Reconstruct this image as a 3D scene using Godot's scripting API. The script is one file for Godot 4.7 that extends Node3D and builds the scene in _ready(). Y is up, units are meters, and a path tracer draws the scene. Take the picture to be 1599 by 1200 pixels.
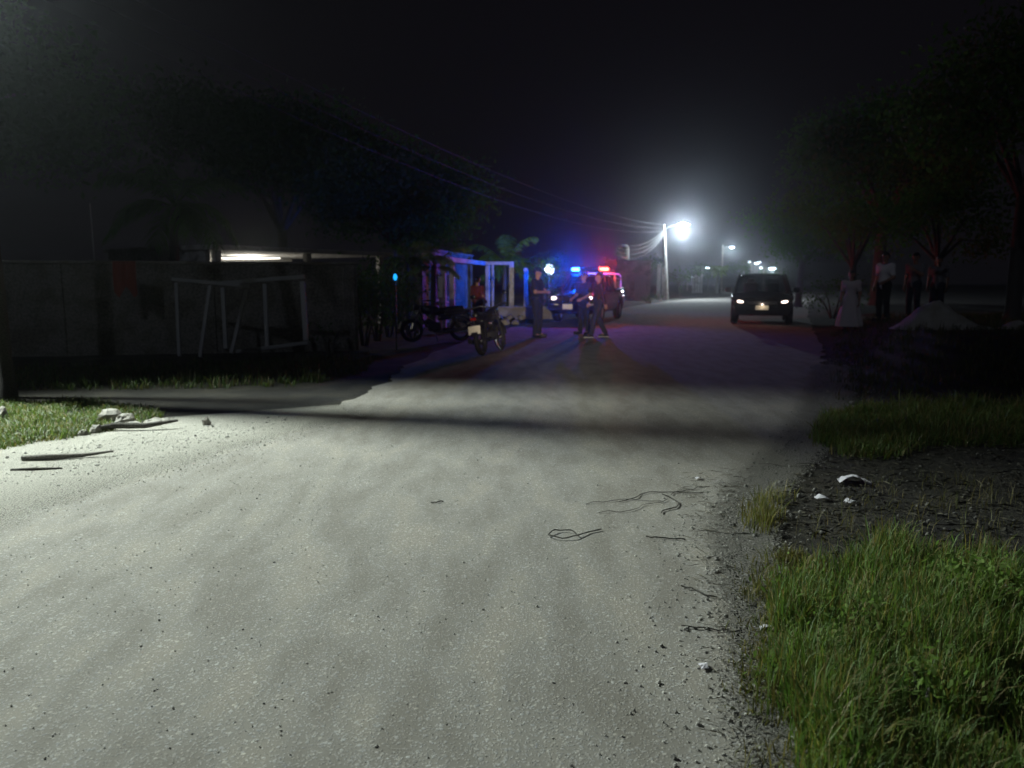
extends Node3D
# A village street at night: a street lamp just left of the frame lights the near road, a patrol pickup stands further on.

const FOCAL := 1201.0          # focal length in pixels of the 1599 x 1200 photograph
const EYE := 1.5
const PITCH := 0.13245         # the horizon lies 160 pixels above the centre
var rng := RandomNumberGenerator.new()
var M := {}
var used := {}
var shrub_noise := FastNoiseLite.new()

# ------------------------------------------------------------------ pixels, ground

func ray(px: float, py: float) -> Vector3:
	var d := Vector3((px - 799.5) / FOCAL, (600.0 - py) / FOCAL, -1.0)
	return d.rotated(Vector3.RIGHT, -PITCH)

func ground_at(px: float, py: float, h := 0.0) -> Vector3:
	var d := ray(px, py)
	var t := (h - EYE) / d.y
	return Vector3(d.x * t, h, d.z * t)

func at_depth(px: float, py: float, depth: float) -> Vector3:
	var d := ray(px, py)
	var t := depth / -d.z
	return Vector3(d.x * t, EYE + d.y * t, -depth)

func verge_rise(x: float, z: float) -> float:
	var d := x - (3.6 + 0.36 * (-z - 8.5))
	var r := smoothstep(0.4, 2.2, d) * 0.52 * smoothstep(9.0, 15.0, -z) * (1.0 - smoothstep(34.0, 46.0, -z))
	var heap := exp(-(pow((x - 4.6) / 1.5, 2.0) + pow((-z - 6.3) / 0.75, 2.0))) * 0.10
	return r + heap

func ground_h(x: float, z: float) -> float:
	var n := shrub_noise.get_noise_2d(x * 14.0, z * 14.0) * 0.008
	return verge_rise(x, z) + n - 0.011

# ------------------------------------------------------------------ nodes

func numbered(called: String) -> String:
	var k: int = used.get(called, 0)
	used[called] = k + 1
	return called if k == 0 else "%s_%03d" % [called, k]

func tag(o: Node, label: String, category: String, group := "") -> Node:
	o.set_meta("label", label)
	o.set_meta("category", category)
	if group:
		o.set_meta("group", group)
	return o

func thing(called: String, label: String, category: String, where := Vector3.ZERO, turn := 0.0, group := "") -> Node3D:
	var o := Node3D.new()
	o.name = numbered(called)
	add_child(o)
	o.position = where
	o.rotation.y = turn
	tag(o, label, category, group)
	return o

func obj(called: String, mesh: Mesh, m: Material, parent: Node = null) -> MeshInstance3D:
	var o := MeshInstance3D.new()
	o.mesh = mesh
	o.material_override = m
	if parent:
		o.name = called
		parent.add_child(o, true)
	else:
		o.name = numbered(called)
		add_child(o)
	return o

func st() -> SurfaceTool:
	var s := SurfaceTool.new()
	s.begin(Mesh.PRIMITIVE_TRIANGLES)
	s.set_smooth_group(-1)
	return s

func done(s: SurfaceTool) -> ArrayMesh:
	s.generate_normals()
	return s.commit()

func structure(o: Node) -> Node:
	o.set_meta("kind", "structure")
	return o

# ------------------------------------------------------------------ shapes

func tri(s: SurfaceTool, a: Vector3, b: Vector3, c: Vector3) -> void:
	s.add_vertex(a); s.add_vertex(b); s.add_vertex(c)

func quad(s: SurfaceTool, a: Vector3, b: Vector3, c: Vector3, d: Vector3) -> void:
	tri(s, a, b, c); tri(s, a, c, d)

# a box with chamfered edges
func add_box(s: SurfaceTool, c: Vector3, size: Vector3, b := Basis.IDENTITY, ch := 0.0) -> void:
	s.set_smooth_group(-1)
	var h := size * 0.5
	var e := minf(ch, minf(h.x, minf(h.y, h.z)) * 0.9)
	if e <= 0.0:
		var p := []
		for k in 8:
			p.append(c + b * Vector3(h.x * (1 if k & 1 else -1), h.y * (1 if k & 2 else -1), h.z * (1 if k & 4 else -1)))
		quad(s, p[0], p[1], p[3], p[2]); quad(s, p[5], p[4], p[6], p[7])
		quad(s, p[4], p[0], p[2], p[6]); quad(s, p[1], p[5], p[7], p[3])
		quad(s, p[2], p[3], p[7], p[6]); quad(s, p[4], p[5], p[1], p[0])
		return
	# three rings of points per corner: faces inset by e, joined by bevels
	var f := func(sx: int, sy: int, sz: int, ax: int) -> Vector3:
		var v := Vector3(sx * (h.x - (0.0 if ax == 0 else e)), sy * (h.y - (0.0 if ax == 1 else e)), sz * (h.z - (0.0 if ax == 2 else e)))
		return c + b * v
	for sg: int in [-1, 1]:
		quad(s, f.call(sg, -sg, -1, 0), f.call(sg, sg, -1, 0), f.call(sg, sg, 1, 0), f.call(sg, -sg, 1, 0))
		quad(s, f.call(-1, sg, -sg, 1), f.call(-1, sg, sg, 1), f.call(1, sg, sg, 1), f.call(1, sg, -sg, 1))
		quad(s, f.call(-sg, -1, sg, 2), f.call(sg, -1, sg, 2), f.call(sg, 1, sg, 2), f.call(-sg, 1, sg, 2))
	for p: int in [-1, 1]:
		for q: int in [-1, 1]:
			quad(s, f.call(p, q, -1, 0), f.call(p, q, 1, 0), f.call(p, q, 1, 1), f.call(p, q, -1, 1))
			quad(s, f.call(p, -1, q, 0), f.call(p, 1, q, 0), f.call(p, 1, q, 2), f.call(p, -1, q, 2))
			quad(s, f.call(-1, p, q, 1), f.call(1, p, q, 1), f.call(1, p, q, 2), f.call(-1, p, q, 2))
			for r: int in [-1, 1]:
				tri(s, f.call(p, q, r, 0), f.call(p, q, r, 1), f.call(p, q, r, 2))

func box_mesh(c: Vector3, size: Vector3, b := Basis.IDENTITY, ch := 0.0) -> ArrayMesh:
	var s := st()
	add_box(s, c, size, b, ch)
	return done(s)

func add_tube(s: SurfaceTool, pts: Array, radii: Array, sides := 8, caps := true) -> void:
	s.set_smooth_group(1)
	var rings := []
	for i in pts.size():
		var a: Vector3 = pts[maxi(i - 1, 0)]
		var b: Vector3 = pts[mini(i + 1, pts.size() - 1)]
		var t := (b - a).normalized()
		var u := t.cross(Vector3.UP if absf(t.y) < 0.9 else Vector3.RIGHT).normalized()
		var v := u.cross(t)
		var ring := []
		var r: float = radii[mini(i, radii.size() - 1)]
		for k in sides:
			var an := TAU * k / sides
			ring.append(pts[i] + (u * cos(an) + v * sin(an)) * r)
		rings.append(ring)
	for i in rings.size() - 1:
		for k in sides:
			var n := (k + 1) % sides
			quad(s, rings[i][k], rings[i][n], rings[i + 1][n], rings[i + 1][k])
	if caps:
		s.set_smooth_group(-1)
		for k in range(1, sides - 1):
			tri(s, rings[0][0], rings[0][k + 1], rings[0][k])
			tri(s, rings[-1][0], rings[-1][k], rings[-1][k + 1])

func tube_mesh(pts: Array, radii: Array, sides := 8) -> ArrayMesh:
	var s := st()
	add_tube(s, pts, radii, sides)
	return done(s)

# profile: Vector2(radius, height), about axis b.y at c
func add_lathe(s: SurfaceTool, prof: Array, c: Vector3, b := Basis.IDENTITY, sides := 16, smooth := true) -> void:
	s.set_smooth_group(1 if smooth else -1)
	for i in prof.size() - 1:
		var p: Vector2 = prof[i]
		var q: Vector2 = prof[i + 1]
		for k in sides:
			var a0 := TAU * k / sides
			var a1 := TAU * (k + 1) / sides
			var p0 := c + b * Vector3(cos(a0) * p.x, p.y, sin(a0) * p.x)
			var p1 := c + b * Vector3(cos(a1) * p.x, p.y, sin(a1) * p.x)
			var q0 := c + b * Vector3(cos(a0) * q.x, q.y, sin(a0) * q.x)
			var q1 := c + b * Vector3(cos(a1) * q.x, q.y, sin(a1) * q.x)
			if p.x > 0.0005:
				tri(s, p0, p1, q1)
			if q.x > 0.0005:
				tri(s, p0, q1, q0)

func add_ball(s: SurfaceTool, c: Vector3, r: Vector3, b := Basis.IDENTITY, n := 10) -> void:
	var prof := []
	for i in n + 1:
		var a := PI * i / n
		prof.append(Vector2(sin(a), -cos(a)))
	add_lathe(s, prof, c, b * Basis.from_scale(r), n + 4)

func add_torus(s: SurfaceTool, c: Vector3, R: float, r: float, axis: Basis, n := 28, k := 10) -> void:
	s.set_smooth_group(1)
	for i in n:
		for j in k:
			var q := []
			for w in [[0, 0], [1, 0], [1, 1], [0, 1]]:
				var a: float = TAU * (i + w[0]) / n
				var e: float = TAU * (j + w[1]) / k
				q.append(c + axis * Vector3(cos(a) * (R + r * cos(e)), r * sin(e), sin(a) * (R + r * cos(e))))
			quad(s, q[0], q[1], q[2], q[3])

# an uneven stone: a squashed ball with pushed vertices, flat shaded
func rock_mesh(size: Vector3, seed_: int, facets := 7) -> ArrayMesh:
	var s := st()
	s.set_smooth_group(-1)
	var n := FastNoiseLite.new()
	n.seed = seed_
	n.frequency = 0.9
	var pt := func(i: int, j: int) -> Vector3:
		var a := PI * i / (facets - 2)
		var t := TAU * (j % facets) / facets
		var v := Vector3(sin(a) * cos(t), cos(a), sin(a) * sin(t))
		var k := 1.0 + 0.45 * n.get_noise_3dv(v * 1.6)
		return Vector3(v.x * size.x, maxf(v.y, -0.7) * size.y, v.z * size.z) * 0.5 * k
	for i in facets - 2:
		for j in facets:
			if i > 0:
				tri(s, pt.call(i, j), pt.call(i, j + 1), pt.call(i + 1, j + 1))
			if i < facets - 3:
				tri(s, pt.call(i, j), pt.call(i + 1, j + 1), pt.call(i + 1, j))
	return done(s)

# ------------------------------------------------------------------ materials

func lin(r: float, g: float, b: float) -> Color:
	return Color(r, g, b).linear_to_srgb()

func mat(called: String, c: Color, rough := 0.8, metal := 0.0) -> StandardMaterial3D:
	var m := StandardMaterial3D.new()
	m.resource_name = called
	m.albedo_color = c
	m.roughness = rough
	m.metallic = metal
	m.cull_mode = BaseMaterial3D.CULL_DISABLED
	M[called] = m
	return m

func glow(called: String, c: Color, e: float) -> StandardMaterial3D:
	var m := mat(called, c, 0.4)
	m.emission_enabled = true
	m.emission = c
	m.emission_energy_multiplier = e
	return m

func noise_tex(seed_: int, freq: float, colors: Array, offs: Array, size := 512, octaves := 4, kind := FastNoiseLite.TYPE_SIMPLEX_SMOOTH) -> NoiseTexture2D:
	var n := FastNoiseLite.new()
	n.seed = seed_
	n.noise_type = kind
	n.frequency = freq
	n.fractal_octaves = octaves
	if kind == FastNoiseLite.TYPE_CELLULAR:
		n.cellular_return_type = FastNoiseLite.RETURN_CELL_VALUE
		n.fractal_type = FastNoiseLite.FRACTAL_NONE
	var t := NoiseTexture2D.new()
	t.width = size
	t.height = size
	t.seamless = true
	t.noise = n
	if colors.size():
		var g := Gradient.new()
		g.offsets = PackedFloat32Array(offs)
		g.colors = PackedColorArray(colors)
		t.color_ramp = g
	return t

func textured(called: String, fine: Texture2D, coarse: Texture2D, fine_m: float, coarse_m: float, rough := 0.95, bump: Texture2D = null, bump_cm := 0.0) -> StandardMaterial3D:
	var m := mat(called, Color.WHITE, rough)
	m.albedo_texture = fine
	m.uv1_triplanar = true
	m.uv1_world_triplanar = true
	m.uv1_scale = Vector3.ONE / fine_m
	if coarse:
		m.detail_enabled = true
		m.detail_albedo = coarse
		m.detail_blend_mode = BaseMaterial3D.BLEND_MODE_MUL
		m.detail_uv_layer = BaseMaterial3D.DETAIL_UV_2
		m.uv2_triplanar = true
		m.uv2_world_triplanar = true
		m.uv2_scale = Vector3.ONE / coarse_m
	if bump:
		m.heightmap_enabled = true
		m.heightmap_texture = bump
		m.heightmap_scale = bump_cm
	return m

func grey(v: float, tint := Vector3.ONE) -> Color:
	return lin(v * tint.x, v * tint.y, v * tint.z)

# broken stone set in binder, stamped chip by chip so that the tile repeats without a seam: [colour, height]
func stone_chips(n: int, count: int, tint: Vector3) -> Array:
	var r := RandomNumberGenerator.new()
	r.seed = 8
	var px := PackedByteArray()
	px.resize(n * n * 3)
	var hp := PackedByteArray()
	hp.resize(n * n)
	for k in n * n:
		var c := Color.from_rgba8(0, 0, 0)
		var v := r.randf_range(0.19, 0.29)
		c = grey(v, tint)
		px[k * 3] = c.r8
		px[k * 3 + 1] = c.g8
		px[k * 3 + 2] = c.b8
		hp[k] = r.randi_range(40, 70)
	for k in count:
		var rad := r.randf_range(1.6, 3.6) if r.randf() < 0.9 else r.randf_range(3.6, 6.5)
		var cx := r.randi() % n
		var cy := r.randi() % n
		var asp := r.randf_range(0.6, 1.0)
		var rot := r.randf() * PI
		var c := grey(clampf(r.randfn(0.335, 0.06), 0.14, 0.56), tint.lerp(Vector3(1.0, 1.0, 1.0), r.randf()))
		var q := int(ceil(rad))
		for y in range(-q, q + 1):
			for x in range(-q, q + 1):
				var u := (x * cos(rot) + y * sin(rot)) / rad
				var v := (y * cos(rot) - x * sin(rot)) / (rad * asp)
				var d := u * u + v * v
				if d > 1.0:
					continue
				var at := posmod(cy + y, n) * n + posmod(cx + x, n)
				px[at * 3] = c.r8
				px[at * 3 + 1] = c.g8
				px[at * 3 + 2] = c.b8
				hp[at] = int(90.0 + 120.0 * (1.0 - d * d))
	return [ImageTexture.create_from_image(Image.create_from_data(n, n, false, Image.FORMAT_RGB8, px)), ImageTexture.create_from_image(Image.create_from_data(n, n, false, Image.FORMAT_L8, hp))]

func make_materials() -> void:
	var warm := Vector3(1.06, 1.0, 0.90)
	# worn pale asphalt: stones of several greys in a dark binder, dusty patches
	var chips := stone_chips(1024, 15000, warm)
	var stones: Texture2D = chips[0]
	var chip_h: Texture2D = chips[1]
	var patches := noise_tex(7, 0.012, [grey(0.74, Vector3(1.0, 0.98, 0.95)), grey(0.88), grey(1.0, Vector3(1.0, 0.98, 0.94))], [0.25, 0.52, 0.8], 1024, 6)
	var rough_h := noise_tex(11, 0.14, [], [], 1024, 4)
	var asphalt := textured("asphalt", stones, patches, 1.35, 7.5, 0.93, chip_h, 0.2)
	asphalt.uv2_scale = Vector3(1.0 / 4.3, 1.0, 1.0 / 13.0)      # wear runs along the road
	# loose dust and sand thin out grain by grain: cut away where grain times cover falls under one half
	for a in [["thin_sand", 0.36, 0.50, 0.58], ["thin_dust", 0.09, 0.15, 0.26]]:
		var ramp := []
		for q in 3:
			var c := grey(a[1 + q], Vector3(1.04, 1.0, 0.89))
			c.a = [0.5, 0.75, 1.0][q]
			ramp.append(c)
		var lm := textured(a[0], noise_tex(61, 0.05, ramp, [0.2, 0.5, 0.8], 1024, 6), null, 0.9, 1.0, 0.97, rough_h, 1.6)
		lm.transparency = BaseMaterial3D.TRANSPARENCY_ALPHA_SCISSOR
		lm.alpha_scissor_threshold = 0.5
		lm.vertex_color_use_as_albedo = true
	var dust := noise_tex(15, 0.08, [grey(0.07, warm), grey(0.13, warm), grey(0.19, warm), grey(0.34, warm)], [0.2, 0.45, 0.7, 0.9], 1024, 5)
	textured("dusty_soil", dust, patches, 0.9, 3.1, 0.97, rough_h, 2.0)
	# powdery limestone shoulder
	var sand := noise_tex(21, 0.09, [grey(0.36, warm), grey(0.50, Vector3(1.02, 1.0, 0.88)), grey(0.58, Vector3(1.02, 1.0, 0.88))], [0.2, 0.5, 0.8], 1024, 5)
	var sand_p := noise_tex(23, 0.014, [grey(0.66, Vector3(1.0, 0.95, 0.85)), grey(0.92), grey(1.0)], [0.3, 0.5, 0.7], 512, 5)
	textured("sand", sand, sand_p, 1.3, 5.0, 0.97, rough_h, 1.6)
	# dark humus with bits of straw
	var soil := noise_tex(31, 0.07, [grey(0.015), grey(0.035, Vector3(1.1, 1.0, 0.8)), grey(0.06, Vector3(1.15, 1.0, 0.75)), grey(0.16, Vector3(1.1, 1.0, 0.7))], [0.25, 0.5, 0.68, 0.85], 1024, 5)
	var soil_p := noise_tex(33, 0.012, [grey(0.45), grey(0.8), grey(1.0, Vector3(1.0, 0.98, 0.9))], [0.3, 0.5, 0.75], 512, 5)
	textured("soil", soil, soil_p, 1.1, 6.0, 1.0, rough_h, 2.4)
	var plaster := noise_tex(41, 0.03, [grey(0.16, warm), grey(0.26, warm), grey(0.32, warm)], [0.25, 0.5, 0.75], 512, 6)
	textured("plaster", plaster, soil_p, 1.7, 6.0, 0.9, rough_h, 0.6)
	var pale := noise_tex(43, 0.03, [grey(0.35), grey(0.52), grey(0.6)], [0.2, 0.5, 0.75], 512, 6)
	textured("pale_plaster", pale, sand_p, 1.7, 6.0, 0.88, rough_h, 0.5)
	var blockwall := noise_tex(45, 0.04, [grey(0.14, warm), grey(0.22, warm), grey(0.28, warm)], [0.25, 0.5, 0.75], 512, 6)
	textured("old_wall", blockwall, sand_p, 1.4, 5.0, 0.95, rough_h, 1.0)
	var conc := noise_tex(47, 0.05, [grey(0.22), grey(0.33, warm), grey(0.4, warm)], [0.25, 0.5, 0.75], 512, 6)
	textured("concrete", conc, sand_p, 0.9, 4.0, 0.9, rough_h, 0.6)
	var bark := noise_tex(51, 0.06, [grey(0.05), grey(0.11, Vector3(1.1, 1.0, 0.85)), grey(0.19, Vector3(1.05, 1.0, 0.9))], [0.25, 0.5, 0.8], 512, 5)
	textured("bark", bark, null, 0.5, 1.0, 0.95, rough_h, 1.5)
	var wood := noise_tex(53, 0.05, [grey(0.12, warm), grey(0.24, warm), grey(0.34, warm)], [0.25, 0.5, 0.8], 512, 5)
	textured("driftwood", wood, null, 0.4, 1.0, 0.9, rough_h, 1.0)
	for k in 4:
		var g: Array = [[0.045, 0.10, 0.02], [0.065, 0.13, 0.025], [0.10, 0.15, 0.04], [0.035, 0.075, 0.02]][k]
		var m := mat("leaf_%d" % k, lin(g[0], g[1], g[2]), 0.85)
		m.metallic_specular = 0.25
		m.backlight_enabled = true
		m.backlight = lin(g[0] * 1.2, g[1] * 1.4, g[2])
	var gr := mat("grass", Color.WHITE, 0.6)
	gr.vertex_color_use_as_albedo = true
	gr.backlight_enabled = true
	gr.backlight = Color(0.92, 0.95, 0.75)
	var lt := mat("litter", Color.WHITE, 0.9)
	lt.vertex_color_use_as_albedo = true
	mat("paper", lin(0.62, 0.60, 0.66), 0.8)
	mat("galvanised", lin(0.35, 0.36, 0.37), 0.45, 0.6)
	mat("steel", lin(0.5, 0.5, 0.5), 0.3, 1.0)
	mat("white_metal", lin(0.30, 0.30, 0.31), 0.6)
	mat("dark_metal", lin(0.10, 0.10, 0.105), 0.35, 0.8)
	mat("dark_plastic", lin(0.012, 0.012, 0.013), 0.5)
	mat("rubber", lin(0.015, 0.015, 0.016), 0.85)
	mat("cable", lin(0.06, 0.06, 0.065), 0.6)
	mat("chrome", lin(0.7, 0.7, 0.7), 0.12, 1.0)
	mat("mirror", lin(0.8, 0.8, 0.82), 0.05, 1.0)
	for c in [["police_paint", 0.010, 0.014, 0.035], ["black_paint", 0.008, 0.008, 0.010], ["moto_paint", 0.02, 0.02, 0.024]]:
		var p := mat(c[0], lin(c[1], c[2], c[3]), 0.35)
		p.clearcoat_enabled = true
		p.clearcoat = 1.0
		p.clearcoat_roughness = 0.06
	var gl := mat("car_glass", Color(0.02, 0.025, 0.03, 0.55), 0.03)
	gl.transparency = BaseMaterial3D.TRANSPARENCY_ALPHA
	var ln := mat("clear_lens", Color(0.9, 0.9, 0.9, 0.15), 0.03)
	ln.transparency = BaseMaterial3D.TRANSPARENCY_ALPHA
	var wg := mat("window_glass", Color(0.05, 0.06, 0.07, 0.4), 0.04)
	wg.transparency = BaseMaterial3D.TRANSPARENCY_ALPHA
	mat("plate_sheeting", lin(0.85, 0.80, 0.68), 0.45)
	mat("plate_print", lin(0.02, 0.05, 0.03), 0.5)
	mat("skin", lin(0.30, 0.16, 0.10), 0.55)
	mat("skin_dark", lin(0.22, 0.12, 0.075), 0.55)
	mat("hair", lin(0.012, 0.010, 0.009), 0.5)
	for c in [["cloth_navy", 0.008, 0.009, 0.016], ["cloth_black", 0.012, 0.011, 0.012], ["cloth_red_lit", 0.10, 0.012, 0.014], ["cloth_white", 0.75, 0.74, 0.72], ["cloth_pink", 0.60, 0.54, 0.54], ["cloth_red", 0.30, 0.03, 0.03], ["cloth_grey", 0.16, 0.16, 0.17], ["cloth_denim", 0.014, 0.018, 0.034], ["cloth_rust", 0.22, 0.05, 0.03]]:
		var m2 := mat(c[0], lin(c[1], c[2], c[3]), 0.9)
		m2.rim_enabled = true
		m2.rim = 0.2
	mat("leather", lin(0.012, 0.011, 0.010), 0.4)
	mat("sole", lin(0.5, 0.5, 0.5), 0.7)
	mat("red_lens_off", lin(0.25, 0.01, 0.01), 0.15)
	mat("grating_paint", lin(0.20, 0.20, 0.22), 0.6)
	glow("lamp_white", Color(0.92, 0.97, 1.0), 40.0)
	glow("lamp_far", Color(0.88, 0.95, 1.0), 8.0)
	glow("lamp_near", Color(0.9, 1.0, 0.97), 14.0)
	glow("lamp_blue", Color(0.22, 0.5, 1.0), 20.0)
	glow("lamp_red", Color(1.0, 0.28, 0.23), 20.0)
	glow("lamp_tube", Color(1.0, 0.98, 0.92), 3.0)
	glow("glint_cyan", Color(0.12, 0.65, 1.0), 1.6)  # glowing colour of a reflected blue light
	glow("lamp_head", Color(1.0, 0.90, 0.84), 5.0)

func omni(c: Color, e: float, where: Vector3, size := 0.1) -> OmniLight3D:
	var l := OmniLight3D.new()
	l.name = numbered("lamp_light")
	l.light_color = c
	l.light_energy = e
	l.light_size = size
	l.omni_range = 120.0
	l.omni_attenuation = 2.0
	l.shadow_enabled = true
	add_child(l)
	l.position = where
	return l

# ------------------------------------------------------------------ ground, road, plants

func ground_mesh() -> ArrayMesh:
	var xs := PackedFloat32Array()
	var zs := PackedFloat32Array()
	for v in [-400, -250, -150, -90, -60, -40, -28, -20]: xs.append(v)
	var x := -16.0
	while x < 20.0:
		xs.append(x); x += 0.3
	for v in [22, 26, 32, 40, 55, 80, 120, 200, 400]: xs.append(v)
	for v in [80, 40, 20, 10, 5]: zs.append(v)
	var z := 2.0
	while z > -46.0:
		zs.append(z); z -= 0.3
	for v in [-50, -56, -64, -75, -90, -110, -140, -190, -260, -400]: zs.append(v)
	var vs := PackedVector3Array()
	var ix := PackedInt32Array()
	for j in zs.size():
		for i in xs.size():
			vs.append(Vector3(xs[i], ground_h(xs[i], zs[j]), zs[j]))
	var w := xs.size()
	for j in zs.size() - 1:
		for i in w - 1:
			var a := j * w + i
			ix.append_array([a, a + w, a + 1, a + 1, a + w, a + w + 1])
	var arr := []
	arr.resize(Mesh.ARRAY_MAX)
	arr[Mesh.ARRAY_VERTEX] = vs
	arr[Mesh.ARRAY_INDEX] = ix
	var m := ArrayMesh.new()
	m.add_surface_from_arrays(Mesh.PRIMITIVE_TRIANGLES, arr)
	var s := SurfaceTool.new()
	s.create_from(m, 0)
	s.generate_normals()
	return s.commit()

# a flat sheet whose outline is broken up every few centimetres
func sheet_mesh(outline: Array, y: float, rough_edge: float, seed_: int) -> ArrayMesh:
	var n := FastNoiseLite.new()
	n.seed = seed_
	n.frequency = 0.5
	n.fractal_octaves = 5
	var pts := PackedVector2Array()
	for i in outline.size():
		var a: Vector2 = outline[i]
		var b: Vector2 = outline[(i + 1) % outline.size()]
		var near := minf(a.length(), b.length())
		var steps := int(clampf(a.distance_to(b) / (0.08 if near < 14.0 else 0.6), 1, 220))
		for k in steps:
			var p := a.lerp(b, float(k) / steps)
			var side := (b - a).orthogonal().normalized()
			pts.append(p + side * n.get_noise_2dv(p * 2.0) * rough_edge * 2.0)
	var ix := Geometry2D.triangulate_polygon(pts)
	var s := st()
	s.set_smooth_group(1)
	for k in range(0, ix.size(), 3):
		for w in 3:
			var p: Vector2 = pts[ix[k + w]]
			s.add_vertex(Vector3(p.x, y, p.y))
	return done(s)

# rows of pixels across a strip of loose cover; share: how much of the ground it hides at each of them
func thinning_sheet(rows: Array, share: Array, y: float) -> ArrayMesh:
	var s := st()
	s.set_smooth_group(1)
	var n := 8
	var pt := func(u: float, v: float) -> Array:
		var i := mini(int(u), rows.size() - 2)
		var k := mini(int(v), share.size() - 2)
		var a: Vector2 = rows[i][k].lerp(rows[i + 1][k], u - i)
		var b: Vector2 = rows[i][k + 1].lerp(rows[i + 1][k + 1], u - i)
		var q := a.lerp(b, v - k)
		var g := ground_at(q.x, q.y)
		return [Vector3(g.x, maxf(y, ground_h(g.x, g.z) + 0.006), g.z), lerpf(share[k], share[k + 1], v - k)]
	for i in (rows.size() - 1) * n:
		for k in (share.size() - 1) * n:
			var q := []
			for w in [[0, 0], [1, 0], [1, 1], [0, 1]]:
				q.append(pt.call(float(i + w[0]) / n, float(k + w[1]) / n))
			for w: int in [0, 1, 2, 0, 2, 3]:
				s.set_color(Color(1, 1, 1, q[w][1]))
				s.add_vertex(q[w][0])
	return done(s)

func plan(px: Array) -> Array:
	var o := []
	for p in px:
		var g := ground_at(p[0], p[1])
		o.append(Vector2(g.x, g.z))
	return o

func scatter(called: String, mesh: Mesh, m: Material, where: Array, colors: Array, label: String, category: String) -> MultiMeshInstance3D:
	var mm := MultiMesh.new()
	mm.transform_format = MultiMesh.TRANSFORM_3D
	mm.use_colors = true
	mm.mesh = mesh
	mm.instance_count = where.size()
	for i in where.size():
		mm.set_instance_transform(i, where[i])
		mm.set_instance_color(i, colors[i])
	var o := MultiMeshInstance3D.new()
	o.multimesh = mm
	o.material_override = m
	o.name = numbered(called)
	add_child(o)
	tag(o, label, category)
	o.set_meta("kind", "stuff")
	return o

func in_patch(poly: PackedVector2Array, count: int, clump := 0.0) -> Array:
	var lo := poly[0]
	var hi := poly[0]
	for p in poly:
		lo = lo.min(p); hi = hi.max(p)
	var out := []
	var tries := 0
	while out.size() < count and tries < count * 30:
		tries += 1
		var p := Vector2(rng.randf_range(lo.x, hi.x), rng.randf_range(lo.y, hi.y))
		if not Geometry2D.is_point_in_polygon(p, poly):
			continue
		if clump > 0.0 and shrub_noise.get_noise_2d(p.x * 40.0, p.y * 40.0) < rng.randf_range(-0.6, 0.3) * clump:
			continue
		out.append(p)
	return out

# every blade is three bent faces; blades stand in loose tufts
func grass_patch(called: String, px: Array, count: int, low: float, high: float, width: float, tone: Vector3, label: String, clump := 1.0, lean := 0.5, blades := 12) -> void:
	var poly := PackedVector2Array(plan(px))
	var vs := PackedVector3Array()
	var ns := PackedVector3Array()
	var cs := PackedColorArray()
	for p: Vector2 in in_patch(poly, count, clump):
		var patch := 0.5 + shrub_noise.get_noise_2d(p.x * 30.0 + 50.0, p.y * 30.0)
		var tall := rng.randf_range(low, high) * (0.7 + 0.6 * patch)
		var dry := rng.randf() < 0.10
		for b in blades:
			var x := p.x + rng.randfn() * 0.045
			var z := p.y + rng.randfn() * 0.045
			var o := Vector3(x, ground_h(x, z) - 0.01, z)
			var an := rng.randf() * TAU
			var d := Vector3(cos(an), 0, sin(an))
			var bn := an + rng.randf_range(0.6, 2.5)
			var side := Vector3(cos(bn), 0, sin(bn)) * width * rng.randf_range(0.5, 1.1)
			var h := tall * rng.randf_range(0.45, 1.1)
			var l := lean * rng.randf_range(0.1, 1.2)
			var a := o + Vector3.UP * h * 0.45 + d * l * h * 0.16
			var e := o + Vector3.UP * h * (0.8 - 0.1 * l) + d * l * h * 0.5
			var f := o + Vector3.UP * h * (1.0 - 0.3 * l) + d * l * h * 0.95
			var v := rng.randf_range(0.65, 1.35)
			var yel := rng.randf_range(0.85, 1.3)
			var c := Color(tone.x * v * yel, tone.y * v, tone.z * v)
			if dry or rng.randf() < 0.14:
				c = Color(tone.y * v * 1.25, tone.y * v * 1.05, tone.z * v * 1.6)
			var s2 := side * 0.85
			var s3 := side * 0.5
			vs.append_array([o - side, o + side, a + s2, o - side, a + s2, a - s2, a - s2, a + s2, e + s3, a - s2, e + s3, e - s3, e - s3, e + s3, f])
			var n0 := (a - o).cross(side).normalized()
			var n1 := (e - a).cross(side).normalized()
			var n2 := (f - e).cross(side).normalized()
			ns.append_array([n0, n0, n1, n0, n1, n1, n1, n1, n2, n1, n2, n2, n2, n2, n2])
			for k in 15: cs.append(c)
	var arr := []
	arr.resize(Mesh.ARRAY_MAX)
	arr[Mesh.ARRAY_VERTEX] = vs
	arr[Mesh.ARRAY_NORMAL] = ns
	arr[Mesh.ARRAY_COLOR] = cs
	var m := ArrayMesh.new()
	m.add_surface_from_arrays(Mesh.PRIMITIVE_TRIANGLES, arr)
	var g := obj(called, m, M.grass)
	tag(g, label, "grass")
	g.set_meta("kind", "stuff")

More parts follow.
